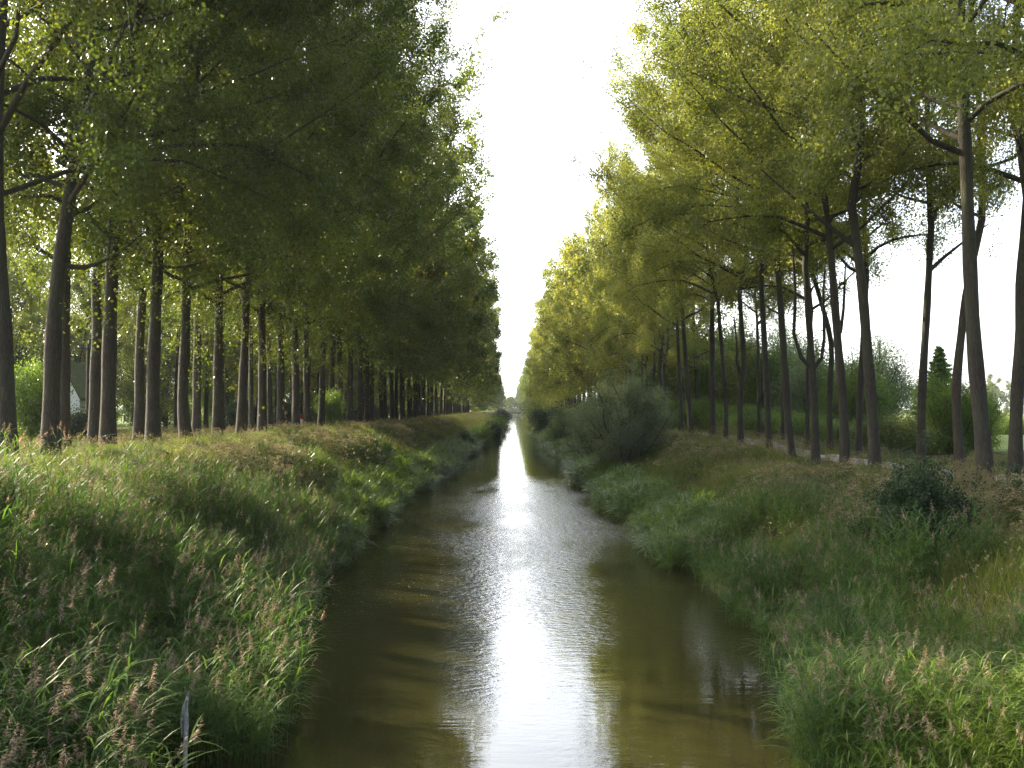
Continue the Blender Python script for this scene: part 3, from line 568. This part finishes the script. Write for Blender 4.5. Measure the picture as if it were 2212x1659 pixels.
# shade bushes round the cottage
shrub('cottage_bush', -31.5, 68, SB[2], 'dark bush left of the cottage behind the trunk at the left edge', 'bush', 'bushes round the white cottage', (1.0, 1.0, 1.6))
shrub('cottage_bush', -35.5, 74, BD[0], 'low dark bush at the foot of the white gable', 'bush', 'bushes round the white cottage', (1.3, 1.3, 1.0))
shrub('cottage_bush', -30.0, 72, BD[0], 'low dark bush right of the cottage door', 'bush', 'bushes round the white cottage', (1.1, 1.1, .8))

for k in range(15):
    shrub('grove_bush', -60 - 3 * (k % 2), 84 + k * 10.5, SB[(2, 1, 2)[k % 3]], 'dark bush in the undergrowth closing the view behind the left grove', 'bush', 'undergrowth bushes behind the left grove', (1.5, 1.5, 1.1 + .3 * (k % 3)), k)
# ------------------------------------------------------------------ cottage
cx, cyy = -40.4, 92.6
root = empty('cottage', (cx, cyy, z1(cx, cyy) - .1), R(-31)); tag(root, 'white cottage with a mossy roof, half hidden behind the thickest left trunk', 'house')
W_, D_, E_, Rg = 4.6, 2.9, 3.7, 6.4
mb = MB(); mb.add([[-W_/2,0,0],[W_/2,0,0],[W_/2,0,E_],[-W_/2,0,E_],[-W_/2,D_,0],[W_/2,D_,0],[W_/2,D_,E_],[-W_/2,D_,E_],[0,0,Rg],[0,D_,Rg],[0,0,E_],[0,D_,E_]],
   [[0,1,2,3],[5,4,7,6],[3,10,8,8],[10,2,8,8],[6,11,9,9],[11,7,9,9],[4,0,3,7]]); link('wall', mb.mesh('wall', [M['wall']]), root)
mb = MB(); mb.box((W_/2 - .06, D_/2, E_/2), (.14, D_ - .02, E_ - .01)); link('side_wall', mb.mesh('side_wall', [M['cream']]), root)
mb = MB()
for s in (-1, 1):
    o_ = .45; a = np.array([0, -.25, Rg + .12]); b = np.array([s * (W_/2 + o_), -.25, E_ - .42]); c_ = b + [0, D_ + .5, 0]; d_ = a + [0, D_ + .5, 0]; up = np.array([0, 0, .28])
    v = [a, b, c_, d_, a + up, b + up, c_ + up, d_ + up]; mb.add(v, [[3,2,1,0],[4,5,6,7],[0,1,5,4],[1,2,6,5],[2,3,7,6],[3,0,4,7]])
rf = link('roof', mb.mesh('roof', [M['thatch']]), root)
mb = MB(); mb.box((W_/2 + .05, 1.5, 1.3), (.08, 1.0, 2.6)); link('door', mb.mesh('door', [M['darkwood']]), root)
mb = MB(); mb.box((W_/2 + .12, D_/2, E_ - .42), (.1, D_ + .3, .22)); link('gutter_board', mb.mesh('gutter_board', [M['cream']]), root)

# ------------------------------------------------------------------ poles and overhead cables
def pole(x, y, h, label):
    r_ = empty('utility_pole', (x, y, z1(x, y) - .1)); tag(r_, label, 'pole')
    mb = MB(); mb.tube([(0, 0, 0), (0, 0, h)], [.15, .10], 10); link('pole_shaft', mb.mesh('pole_shaft', [M['darkwood']]), r_)
    mb = MB(); mb.box((0, 0, h - .35), (1.5, .1, .12)); link('crossarm', mb.mesh('crossarm', [M['darkwood']]), r_)
    for s in (-.6, .6):
        mb = MB(); mb.tube([(s, 0, h - .29), (s, 0, h - .12)], [.045, .03], 6); link('insulator', mb.mesh('insulator', [M['concrete']]), r_)
pole(at(190, 78), 78, 7.3, 'leaning-looking dark wooden pole with a crossarm right of the white cottage')
def cable(a, b, sag, label, r=.02):
    a, b = np.array(a, float), np.array(b, float); t = np.linspace(0, 1, 40)[:, None]; p = a + (b - a) * t; p[:, 2] -= (4 * sag * t * (1 - t))[:, 0]
    mb = MB(); mb.tube(p, np.full(40, r), 5); tag(link('overhead_cable', mb.mesh('overhead_cable', [M['cable']])), label, 'cable')
cable((-19.8, 128, 12.0), (24.0, 128, 12.6), 1.8, 'upper black cable crossing high over the canal between the trees', .022)
cable((-19.8, 250, 11.4), (24.0, 250, 11.4), 1.8, 'lower thin cable crossing the canal farther off', .02)
pole(-19.8, 128, 12.1 - z1(-19.8, 128), 'wooden pole hidden in the left row carrying the upper cable'); pole(24.0, 128, 12.7 - z1(24, 128), 'wooden pole hidden behind the right row carrying the upper cable')

# ------------------------------------------------------------------ far bridge
root = empty('road_bridge', (0, 1000, 0)); tag(root, 'low flat bridge crossing the canal at its far end', 'bridge')
mb = MB(); mb.box((0, 0, 2.3), (26, 6, .9)); link('deck', mb.mesh('deck', [M['concrete']]), root)
for s in (-1, 1):
    mb = MB(); mb.box((s * 8.4, 0, .6), (1.6, 6.4, 2.5)); link('abutment', mb.mesh('abutment', [M['concrete']]), root)
    mb = MB(); mb.tube([(-13, s * 2.7, 3.75), (13, s * 2.7, 3.75)], [.06, .06], 6); mb.tube([(-13, s * 2.7, 3.25), (13, s * 2.7, 3.25)], [.04, .04], 6)
    for k in range(14): mb.tube([(-13 + k * 2, s * 2.7, 2.7), (-13 + k * 2, s * 2.7, 3.75)], [.05, .05], 6)
    link('railing', mb.mesh('railing', [M['concrete']]), root)

# ------------------------------------------------------------------ posts
def post(x, y, h, r, label, mt='postwood', tilt=(0, 0)):
    mb = MB(); mb.tube([(0, 0, -.4), (tilt[0] * .5, tilt[1] * .5, h * .5), (tilt[0], tilt[1], h - .03), (tilt[0], tilt[1], h), (tilt[0], tilt[1], h + .001)], [r, r * .98, r * .97, r * .9, .001], 9)
    o = link('wooden_post', mb.mesh('wooden_post', [M[mt]])); o.location = (x, y, z1(x, y)); tag(o, label, 'post', 'short posts by the right path'); return o
post(at(1461, 97), 97, .85, .12, 'pale squat post left of the thin poplar trunk'); post(at(1505, 95), 95, .7, .11, 'short dark post just right of the leaning trunk by the path'); post(at(1516, 97), 97, .72, .08, 'thin short post left of the thick even grey trunk')
# split grey stake standing in the water edge
mb = MB(); rng = np.random.default_rng(3)
mb.tube([(0, 0, -.7), (.0, 0, .1), (.01, 0, .45), (.0, .0, .75), (.03, .0, .92), (.05, 0, 1.0)], [.034, .038, .044, .038, .024, .006], 7); mb.tube([(-.06, .01, .25), (-.075, .01, .5), (-.04, 0, .75), (.0, 0, .88)], [.012, .022, .02, .008], 5)
o = link('wooden_stake', mb.mesh('wooden_stake', [M['greywood']])); o.location = (-5.35, 17.0, .35); tag(o, 'pale grey split stake standing among reeds at the lower left water edge', 'stake')

# ------------------------------------------------------------------ two people on the left towpath
def skinned(name, verts, edges, radii, mt, parent, sub=2):
    me = bpy.data.meshes.new(name); me.from_pydata(verts, edges, []); o = link(name, me, parent)
    md = o.modifiers.new('skin', 'SKIN'); sv = me.skin_vertices[0].data if me.skin_vertices else None
    if sv is None:
        bpy.context.view_layer.objects.active = o; sv = me.skin_vertices[0].data
    for i_, r_ in enumerate(radii): sv[i_].radius = (r_, r_) if not isinstance(r_, tuple) else r_
    sv[0].use_root = True; md.use_smooth_shade = True
    s_ = o.modifiers.new('sub', 'SUBSURF'); s_.levels = sub; s_.render_levels = sub; me.materials.append(M[mt]); return o
def person(x, y, rz, label, top, legs, cap, bend=0.0, k=1.0):
    root = empty('person', (x, y, z1(x, y)), rz); root.scale = (k, k, k); tag(root, label, 'person')
    sb, cb = math.sin(bend), math.cos(bend)
    def up(px, py, pz):                       # bend the upper body forward (+Y) about the hip
        dz = pz - .95; return (px, py * cb + dz * sb, .95 + dz * cb - py * sb)
    V = [up(0, 0, .95), up(0, 0, 1.15), up(0, 0, 1.38), up(0, 0, 1.48), up(0, .02, 1.56), up(0, .03, 1.66), up(0, .02, 1.73)]
    E = [(0, 1), (1, 2), (2, 3), (3, 4), (4, 5), (5, 6)]; Rr = [(.15, .11), (.15, .11), (.15, .11), .06, .075, .09, .06]
    for s in (-1, 1):
        b = len(V); V += [up(s * .19, 0, 1.40), up(s * .25, .06, 1.14), up(s * .20, .30, 1.05), up(s * .19, .37, 1.04)]; E += [(2, b), (b, b + 1), (b + 1, b + 2), (b + 2, b + 3)]; Rr += [.06, .045, .034, .028]
        for f in range(4): V.append(up(s * (.16 + .02 * f), .43 + .01 * (f % 2), 1.03)); E.append((b + 3, len(V) - 1)); Rr.append(.009)
        V.append(up(s * .15, .38, 1.02)); E.append((b + 3, len(V) - 1)); Rr.append(.010)
        b = len(V); V += [(s * .10, 0, .90), (s * .11, .05 * s, .50), (s * .11, .10 * s - .02, .09), (s * .11, .10 * s + .12, .04)]; E += [(0, b), (b, b + 1), (b + 1, b + 2), (b + 2, b + 3)]; Rr += [.085, .055, .04, .035]
    skinned('body', V, E, Rr, 'skin', root)
    tv = [up(0, 0, .88), up(0, 0, 1.1), up(0, 0, 1.36), up(0, 0, 1.45)]; te = [(0, 1), (1, 2), (2, 3)]; tr = [(.18, .14), (.18, .14), (.18, .14), .08]
    for s in (-1, 1):
        b = len(tv); tv += [up(s * .19, 0, 1.40), up(s * .25, .06, 1.14), up(s * .20, .30, 1.05)]; te += [(2, b), (b, b + 1), (b + 1, b + 2)]; tr += [.085, .065, .05]
    skinned('jacket', tv, te, tr, top, root)
    lv = [(0, 0, .93)]; le = []; lr = [(.17, .13)]
    for s in (-1, 1):
        b = len(lv); lv += [(s * .10, 0, .86), (s * .11, .05 * s, .50), (s * .11, .10 * s - .02, .10)]; le += [(0, b), (b, b + 1), (b + 1, b + 2)]; lr += [.105, .075, .06]
    skinned('trousers', lv, le, lr, legs, root)
    skinned('cap' if cap != 'hair' else 'hair', [up(0, -.015, 1.69), up(0, -.01, 1.75)], [(0, 1)], [.098, .06], cap, root)
person(at(617, 87), 87, R(150), 'person in a dark jacket and reddish cap walking behind the left grass crest', 'jacket', 'trousers', 'capred')
person(at(652, 86), 86, R(60), 'person in red and white leaning forward behind the left grass crest', 'redcloth', 'whitecloth', 'hair', .6)

# ------------------------------------------------------------------ ground cover: tufts set on the banks (one object per kind of cover)
def reed_tuft(seed, bright=False, plume=.5, h=1.8, dense=1.0):
    rng = np.random.default_rng(seed); mb = MB(); ns = int(8 * dense)
    for s in range(ns):
        b = rng.normal(size=2) * .16; H_ = h * rng.uniform(.72, 1.1); le = rng.uniform(.08, .30) * H_; az = rng.normal() * .8
        t = np.linspace(0, 1, 5); p = np.stack([b[0] + math.cos(az) * le * t ** 2, b[1] + math.sin(az) * le * t ** 2, H_ * (t - .06 * t * t)], 1)
        mb.tube(p, np.linspace(.0055, .003, 5), 3, 0, rng.uniform(.3, 1.0))
        n = 10; k = rng.uniform(.22, .97, n); q = np.stack([np.interp(k, t, p[:, i]) for i in range(3)], 1)
        a = rng.uniform(-1.9, 1.9, n) + az
        mb.ribbons(q, a, rng.uniform(.35, .62, n), rng.uniform(.018, .030, n), rng.uniform(.5, 1.15, n), rng.uniform(.25, .75, n), 3, 0, np.clip(rng.uniform(0, .8, n) + (rng.random(n) < .06) * .4, 0, 1))
        if rng.random() < plume:
            n = 34; u = rng.uniform(0, 1, n); top = p[-1]; dz = np.stack([math.cos(az) * u * .10, math.sin(az) * u * .10, u * .26 - .04], 1)
            mb.ribbons(top + dz + rng.normal(size=(n, 3)) * .008, az + rng.normal(size=n) * .9, rng.uniform(.05, .12, n) * (1.15 - u), .016, rng.uniform(-.2, 1.1, n), .5, 2, 1, rng.uniform(0, 1, n))
    return mb.mesh('tuft', [M['reedbright' if bright else 'reed'], M['plume']])
def grass_tuft(seed, n=46, h=.55, dry=.06, w=.012, mt='grass', spread=.2):
    rng = np.random.default_rng(seed); mb = MB(); nd = int(n * dry)
    for cnt, mi in ((n - nd, 0), (nd, 1)):
        if cnt: mb.ribbons(np.concatenate([rng.normal(size=(cnt, 2)) * spread, np.full((cnt, 1), -.03)], 1), rng.uniform(-3.1, 3.1, cnt) * .8, h * rng.uniform(.5, 1.2, cnt), w * rng.uniform(.7, 1.4, cnt), rng.uniform(.9, 1.5, cnt), rng.uniform(.05, .4, cnt), 3, mi, rng.uniform(0, 1, cnt))
    for k in range(max(1, nd // 2)):        # nodding seed heads
        p = rng.normal(size=2) * spread; H_ = h * rng.uniform(1.1, 1.6); mb.tube([(p[0], p[1], 0), (p[0] + .06, p[1], H_ * .6), (p[0] + .16, p[1], H_)], [.003, .0025, .002], 3, 1, .6)
        c = np.array([p[0] + .16, p[1], H_]) + rng.normal(size=(9, 3)) * np.array([.03, .015, .04]); mb.kites(c, .035, rng, 1, rng.uniform(.4, 1, 9))
    return mb.mesh('tuft', [M[mt], M['dry']])
crestf = lambda x, y, s: 1 - np.where(x < 0, .52, np.where((y > 44) & (y < 60), .5, .12)) * np.clip((s - 4.8) / 2, 0, 1)
def herb_tuft(seed, heads=True, h=1.0):
    rng = np.random.default_rng(seed); mb = MB()
    for s in range(6):
        b = rng.normal(size=2) * .17; H_ = h * rng.uniform(.65, 1.15); e = b + rng.normal(size=2) * .12; mb.tube([(b[0], b[1], 0), ((b[0] + e[0]) / 2, (b[1] + e[1]) / 2, H_ * .55), (e[0], e[1], H_)], [.007, .005, .003], 3, 0, .9)
        n = 34; u = rng.uniform(.05, .92, n)[:, None]; c = np.concatenate([b + (e - b) * u, H_ * u], 1) + rng.normal(size=(n, 3)) * np.array([.09, .09, .04]); mb.kites(c, .075, rng, 0, rng.uniform(0, .9, n), asp=.5)
        if heads:
            for k in range(5):
                cc = np.array([e[0], e[1], H_]) + rng.normal(size=3) * np.array([.08, .08, .06]); n = 12; mb.kites(cc + rng.normal(size=(n, 3)) * np.array([.03, .03, .010]), .032, rng, 1, rng.uniform(0, 1, n), flat=1.5)
    return mb.mesh('tuft', [M['herb'], M['seed']])
def nettle_tuft(seed, h=.7, mt='nettle'):
    rng = np.random.default_rng(seed); mb = MB()
    for s in range(8):
        b = rng.normal(size=2) * .2; H_ = h * rng.uniform(.6, 1.15); mb.tube([(b[0], b[1], 0), (b[0], b[1], H_)], [.005, .003], 3, 0, .5)
        n = 30; u = rng.uniform(.1, 1, n); c = np.stack([b[0] + rng.normal(size=n) * .08, b[1] + rng.normal(size=n) * .08, H_ * u], 1); mb.kites(c, .085, rng, 0, rng.uniform(0, 1, n), flat=.6, asp=.6)
    return mb.mesh('tuft', [M[mt]])

def scatter(name, meshes, pts, rot, scl, seed):
    """one object: vertices where tufts stand, geometry nodes place the tuft meshes on them"""
    src = bpy.data.collections.new(name + '_kinds')
    for k, me in enumerate(meshes):
        o = bpy.data.objects.new('%s_kind_%02d' % (name, k), me); src.objects.link(o)
    me = bpy.data.meshes.new(name); me.vertices.add(len(pts)); me.vertices.foreach_set('co', np.asarray(pts, np.float32).ravel())
    rg = np.random.default_rng(seed)
    a = me.attributes.new('pick', 'INT', 'POINT'); a.data.foreach_set('value', rg.integers(0, len(meshes), len(pts)).astype(np.int32))
    a = me.attributes.new('rot', 'FLOAT_VECTOR', 'POINT'); a.data.foreach_set('vector', np.asarray(rot, np.float32).ravel())
    a = me.attributes.new('scl', 'FLOAT_VECTOR', 'POINT'); a.data.foreach_set('vector', np.asarray(scl, np.float32).ravel())
    o = link(name, me); ng = bpy.data.node_groups.new(name, 'GeometryNodeTree')
    ng.interface.new_socket('Geometry', in_out='INPUT', socket_type='NodeSocketGeometry'); ng.interface.new_socket('Geometry', in_out='OUTPUT', socket_type='NodeSocketGeometry')
    gi = ng.nodes.new('NodeGroupInput'); go = ng.nodes.new('NodeGroupOutput'); iop = ng.nodes.new('GeometryNodeInstanceOnPoints'); ci = ng.nodes.new('GeometryNodeCollectionInfo')
    ci.inputs['Collection'].default_value = src; ci.inputs['Separate Children'].default_value = True; ci.inputs['Reset Children'].default_value = True
    ng.links.new(gi.outputs[0], iop.inputs['Points']); ng.links.new(ci.outputs[0], iop.inputs['Instance']); iop.inputs['Pick Instance'].default_value = True
    def na(t, nm):
        n = ng.nodes.new('GeometryNodeInputNamedAttribute'); n.data_type = t; n.inputs['Name'].default_value = nm; return n.outputs[0]
    ng.links.new(na('INT', 'pick'), iop.inputs['Instance Index']); ng.links.new(na('FLOAT_VECTOR', 'rot'), iop.inputs['Rotation']); ng.links.new(na('FLOAT_VECTOR', 'scl'), iop.inputs['Scale'])
    ng.links.new(iop.outputs[0], go.inputs[0]); md = o.modifiers.new('cover', 'NODES'); md.node_group = ng
    return tag(o, kind='stuff')

def pn(x, y, s=1.0, p=0.0):      # smooth patch noise 0..1
    return .5 + .25 * (np.sin(x * .53 * s + p + 1.3 * np.sin(y * .21 * s + p)) + np.sin(y * .37 * s + 1.7 * p + 1.1 * np.sin(x * .43 * s)))
def sow(seed, side, s0, s1, y0, y1, dens, keep=None, margin=6):
    """random places on one bank: s = metres inland from the water edge"""
    rg = np.random.default_rng(seed); n = int((s1 - s0) * (y1 - y0) * dens); y = rg.uniform(y0, y1, n); s = rg.uniform(s0, s1, n)
    x = -(edgeL(y) + s) if side < 0 else edgeR(y) + s; ok = (np.abs(x) < y * .5 + margin) & ~((np.abs(x + .316 * y) < .62) & (y > 8.5) & (y < 17.3))
    if keep is not None: ok &= rg.random(n) < keep(s, x, y)
    return x[ok], y[ok], s[ok], rg
def place(name, meshes, parts, seed, scl=(.8, 1.2), zs=1.0, spin=math.pi, tilt=.08, heading=0.0, dz=0.0, grow=None):
    x = np.concatenate([p[0] for p in parts]); y = np.concatenate([p[1] for p in parts]); s = np.concatenate([p[2] for p in parts]); rg = np.random.default_rng(seed); n = len(x)
    z = np.maximum(zt(x, y), -.12) + dz; rot = np.stack([rg.normal(size=n) * tilt, rg.normal(size=n) * tilt, heading + rg.uniform(-spin, spin, n)], 1)
    k = rg.uniform(scl[0], scl[1], n)
    if grow is not None: k = k * grow(x, y, s)
    return scatter(name, meshes, np.stack([x, y, z], 1), rot, np.stack([k, k, k * zs], 1), seed)

RT = [reed_tuft(400 + k, False, .15) for k in range(5)]; RTP = [reed_tuft(420 + k, False, .75) for k in range(4)]
RTB = [reed_tuft(410 + k, True, .15, 1.5, 1.3) for k in range(5)]
GT = [grass_tuft(500 + k) for k in range(5)]; GTD = [grass_tuft(520 + k, 60, .8, .6, .011) for k in range(4)]
HT = [herb_tuft(600 + k) for k in range(5)]; HT2 = [herb_tuft(620 + k, False, .8) for k in range(4)]
NT = [nettle_tuft(700 + k) for k in range(4)]
RS = [reed_tuft(430 + k, True, 0, .8, 1.4) for k in range(4)]
far_grow = lambda x, y, s: (1 + np.clip((y - 60) / 200, 0, 1) * .35) * (.7 + .75 * pn(x * 1.7, y * 1.7, 1.0, 3.3))
clump = lambda x, y, s: .66 + .7 * pn(x * 2.2, y * 2.2, 1.0, 8.1)
edge_grow = lambda x, y, s: (.8 + .8 * pn(x * 1.5, y * 1.5, 1.0, 5.0)) * np.where(s < 1.6, 1.25, .9)
edge_fade = lambda a, b: (lambda s, x, y: np.clip((b - s) / (b - a), 0, 1))
# reed bed on both sides near the bridge
place('reeds', RT, [sow(1, -1, -2.5, 6.0, 6, 46, 6.0, lambda s, x, y: np.clip((6.4 - s - np.clip((y - 20) / 8, 0, 2.5)) / 2, 0, 1) * np.clip((s + 2.5 - np.clip((y - 15) / 18, 0, 1) * 2.3) / .5, 0, 1), 9)], 1, (.75, 1.1), tilt=.10, spin=.9, heading=.1, grow=clump)
place('sunlit_tone_reeds', RTB, [sow(33, -1, -1.5, 7.0, 6, 16, 4.0, lambda s, x, y: np.clip((16 - y) / 4, 0, 1), 9)], 33, (.8, 1.15), tilt=.12, spin=1.0, heading=.2, grow=clump)  # brighter blade material puts sunlight into the colour of these reeds
place('flowering_reeds', RTP, [sow(2, -1, -1.8, 6.5, 6, 34, .7, lambda s, x, y: np.where(y < 16, 1, .35), 9)], 2, (.9, 1.15), tilt=.1, spin=.8, heading=.2)
place('reeds', RT, [sow(3, 1, -1.5, 5.0, 15, 44, 5.0, lambda s, x, y: np.clip((5.2 - s) / 2, 0, 1) * np.clip((s + np.interp(y, [15, 26, 34, 50], [1.35, 1.25, .3, .8])) / .5, 0, 1) * (pn(x, y, 1.6, 2) > .35), 9)], 3, (.65, 1.0), tilt=.12, spin=2.2, heading=2.2, grow=clump)
place('fresh_reeds', RTB, [sow(4, 1, -1.5, 7.0, 6, 19.5, 8.0, lambda s, x, y: np.clip((s + 1.1) / .5, 0, 1), 9)], 4, (.7, 1.0), tilt=.14, spin=2.4, heading=2.4, grow=clump)
place('bank_edge_reeds', RS, [sow(5, -1, -.5, 1.9, 38, 260, 5.0, lambda s, x, y: np.clip(1.3 - (y - 38) / 260, .3, 1)), sow(6, 1, -.9, 1.8, 38, 260, 5.0, lambda s, x, y: np.clip(1.3 - (y - 38) / 260, .3, 1)),
      sow(7, -1, 1.2, 4.5, 22, 90, 2.2, lambda s, x, y: pn(x, y, 1.2, 1) > .6)], 5, (.85, 1.25), tilt=.2, spin=3, grow=edge_grow)
# meadow grass over the slopes and crests
place('meadow_grass', GT, [sow(8, -1, 2.0, 10.5, 10, 110, 9.0, lambda s, x, y: np.where(y > 60, .7, 1)), sow(9, 1, 1.8, 9.5, 12, 110, 8.0, lambda s, x, y: np.where(y > 60, .7, 1) * ((s < 7.3) | (y < 42) | (y > 61))),
      sow(10, -1, 1.5, 10, 110, 300, 2.2), sow(11, 1, 1.5, 9, 110, 300, 2.2), sow(30, -1, -.5, 10, 300, 470, 1.2), sow(31, 1, -.5, 10, 300, 470, 1.2)], 6, (.8, 1.3), tilt=.12, grow=lambda x, y, s: far_grow(x, y, s) * crestf(x, y, s))
place('dry_grass', GTD, [sow(12, -1, 4.5, 9.5, 12, 50, 1.3, lambda s, x, y: np.clip(pn(x, y, 1.2, 3) * 2 - .9, 0, 1)), sow(13, 1, 4.5, 9.8, 22, 70, .8, lambda s, x, y: np.clip(pn(x, y, 1.3, 5) * 2.4 - 1.2, 0, 1)),
      sow(14, 1, 6.5, 9.5, 28, 36, 5.0), sow(15, 1, 9, 13, 40, 90, .5)], 7, (.7, 1.1), tilt=.12, spin=.8, grow=crestf)
# tall herbs with pale seed heads on the crest and down the sunny slopes
place('seed_head_herbs', HT, [sow(16, -1, 3.5, 8.8, 50, 180, 3.2, lambda s, x, y: np.clip(pn(x, y, .7, 4) * 2.6 - .7 + (s > 6.5) * .4, 0, 1) * np.where(y > 110, .6, 1)), sow(17, -1, 3.0, 6.0, 30, 52, 3.0, lambda s, x, y: np.clip(pn(x, y, .9, 6) * 3 - 1.6, 0, 1)),
      sow(18, 1, 2.5, 7.5, 24, 120, 1.8, lambda s, x, y: np.clip(pn(x, y, .9, 7) * 3 - 1.4, 0, 1))], 8, (.75, 1.15), tilt=.1, spin=3, grow=lambda x, y, s: clump(x, y, s) * crestf(x, y, s))
place('leafy_herbs', HT2, [sow(19, -1, 1.2, 8, 20, 200, 2.0, lambda s, x, y: np.clip(pn(x, y, .8, 9) * 2.4 - .8, 0, 1)), sow(20, 1, 1.2, 9, 18, 200, 2.2, lambda s, x, y: np.clip(pn(x, y, .8, 2) * 2.4 - .8, 0, 1))], 9, (.7, 1.15), tilt=.1, spin=3, grow=lambda x, y, s: clump(x, y, s) * crestf(x, y, s))
place('nettles', NT, [sow(21, -1, 1.5, 7.5, 34, 130, 3.0, lambda s, x, y: np.clip(pn(x, y, .7, 11) * 3 - 1.3, 0, 1)), sow(22, 1, 2.0, 7.5, 18, 110, 3.0, lambda s, x, y: np.clip(pn(x, y, .8, 13) * 3 - 1.5, 0, 1)), sow(23, -1, 10, 22, 40, 100, .7), sow(24, 1, 15, 22, 45, 120, .9)], 10, (.7, 1.25), tilt=.08, spin=3, grow=crestf)
place('woodland_grass', [grass_tuft(540 + k, 40, .30, .1, .016, 'grass', .28) for k in range(3)], [sow(25, -1, 9.5, 34, 30, 110, 1.6, lambda s, x, y: (np.abs(x + 19.6) > 1.0).astype(float)), sow(26, 1, 7.3, 17, 26, 110, 3.0, lambda s, x, y: np.where((y > 42) & (y < 62), .35, 1.2) * (np.abs(x - 18.9) > 1.3).astype(float)), sow(27, 1, 17, 30, 40, 110, 1.2)], 11, (.8, 1.4), tilt=.1, spin=3)
# fallen leaves drifting on the water
rng = np.random.default_rng(9); n = 900; x = np.concatenate([rng.uniform(-6, -1, 600), rng.uniform(1.5, 6, 300)]); y = np.concatenate([30 + rng.exponential(28, 600), 45 + rng.exponential(25, 300)])
mb = MB(); mb.kites(np.stack([x, y, np.full(n, .006)], 1), .09, rng, 0, None, asp=.7); v = mb.v[0]; v[:, 2] = .004 + (v[:, 2] - .006) * .04
tag(link('floating_leaves', mb.mesh('floating_leaves', [M['dry']])), kind='stuff')

# ------------------------------------------------------------------ far rows, far woods, crops (masses nobody could count)
FM = [(SK_F[k], CR_F[k]) for k in range(4)]
lo = [crown_mb(skeleton(800 + k, 20, 20, 8.5, 5, .6)[2], np.random.default_rng(k), 5200, .62, .6, 2.0).mesh('far_crown', [M['leaf']]) for k in range(3)]
for me in lo:
    pass
def mass(name, pts, seed, s=(.9, 1.1), rz=None, meshes=lo):
    pts = np.array(pts); n = len(pts); rg = np.random.default_rng(seed); rot = np.zeros((n, 3)); rot[:, 2] = rg.uniform(-3, 3, n) if rz is None else rz; k = rg.uniform(s[0], s[1], n)
    return scatter(name, meshes, pts, rot, np.stack([k, k, k], 1), seed)
ptsL = [(-16.8, y, 9.2) for y in np.arange(424, 1500, 7)]; ptsR = [(16.5, y, 8.6) for y in np.arange(424, 1500, 7)]
mass('distant_poplar_row', ptsL, 1, rz=0.0); mass('distant_poplar_row', ptsR, 2, rz=math.pi)
rg = np.random.default_rng(12)
fw = [(x, 620 + rg.uniform(-60, 60) + abs(x) * .15, 1.0) for x in np.arange(180, 900, 9)] + [(x, 900 + rg.uniform(-60, 60), 1.0) for x in np.arange(180, 1100, 10)]
mass('distant_woodland', fw, 3, (.75, 1.1))
mass('distant_woodland', [(-29 - 7 * (k % 3) + rg.uniform(-2, 2), 195 + k * 4.2, 3.2 + (k % 2) * 3) for k in range(90)], 14, (.6, .8))
fw = [(x, 520 + rg.uniform(-40, 40), 1.0) for x in np.arange(-700, -150, 9)] + [(x, 380 + rg.uniform(-20, 20), .5) for x in np.arange(-330, -130, 16)]
mass('distant_woodland', fw, 4, (.55, .8))
mass('distant_woodland', [(x, 1560 + rg.uniform(-30, 30), 1.0) for x in np.arange(-140, 140, 8)] + [(x, 1620 + rg.uniform(-20, 20), .0) for x in np.arange(-100, 100, 5)] + [(x, 1700 + rg.uniform(-20, 20), 2.0) for x in np.arange(-100, 100, 6)], 5, (.95, 1.15))
cr = [nettle_tuft(720 + k, 2.2, 'bush') for k in range(2)]
xx = rg.uniform(62, 170, 5200); yy = rg.uniform(128, 150, 5200)
scatter('maize_crop', cr, np.stack([xx, yy, np.full(5200, 2.65)], 1), np.stack([xx * 0, xx * 0, rg.uniform(-3, 3, 5200)], 1), np.stack([np.full(5200, 1.6), np.full(5200, 1.6), np.full(5200, 1.0)], 1), 6)

# ------------------------------------------------------------------ thin summer haze
if True:
    me = MB(); me.box((0, 3200, 22), (9400, 7600, 48)); hz_ = link('haze', me.mesh('haze', []))
    hm = bpy.data.materials.new('haze'); hm.use_nodes = True; t = hm.node_tree; t.nodes.remove(t.nodes['Principled BSDF'])
    pv = t.nodes.new('ShaderNodeVolumePrincipled'); pv.inputs['Color'].default_value = (.82, .90, 1.0, 1); pv.inputs['Density'].default_value = .0001; pv.inputs['Anisotropy'].default_value = .1
    t.links.new(pv.outputs[0], t.nodes['Material Output'].inputs['Volume']); hz_.data.materials.append(hm); tag(hz_, kind='stuff')
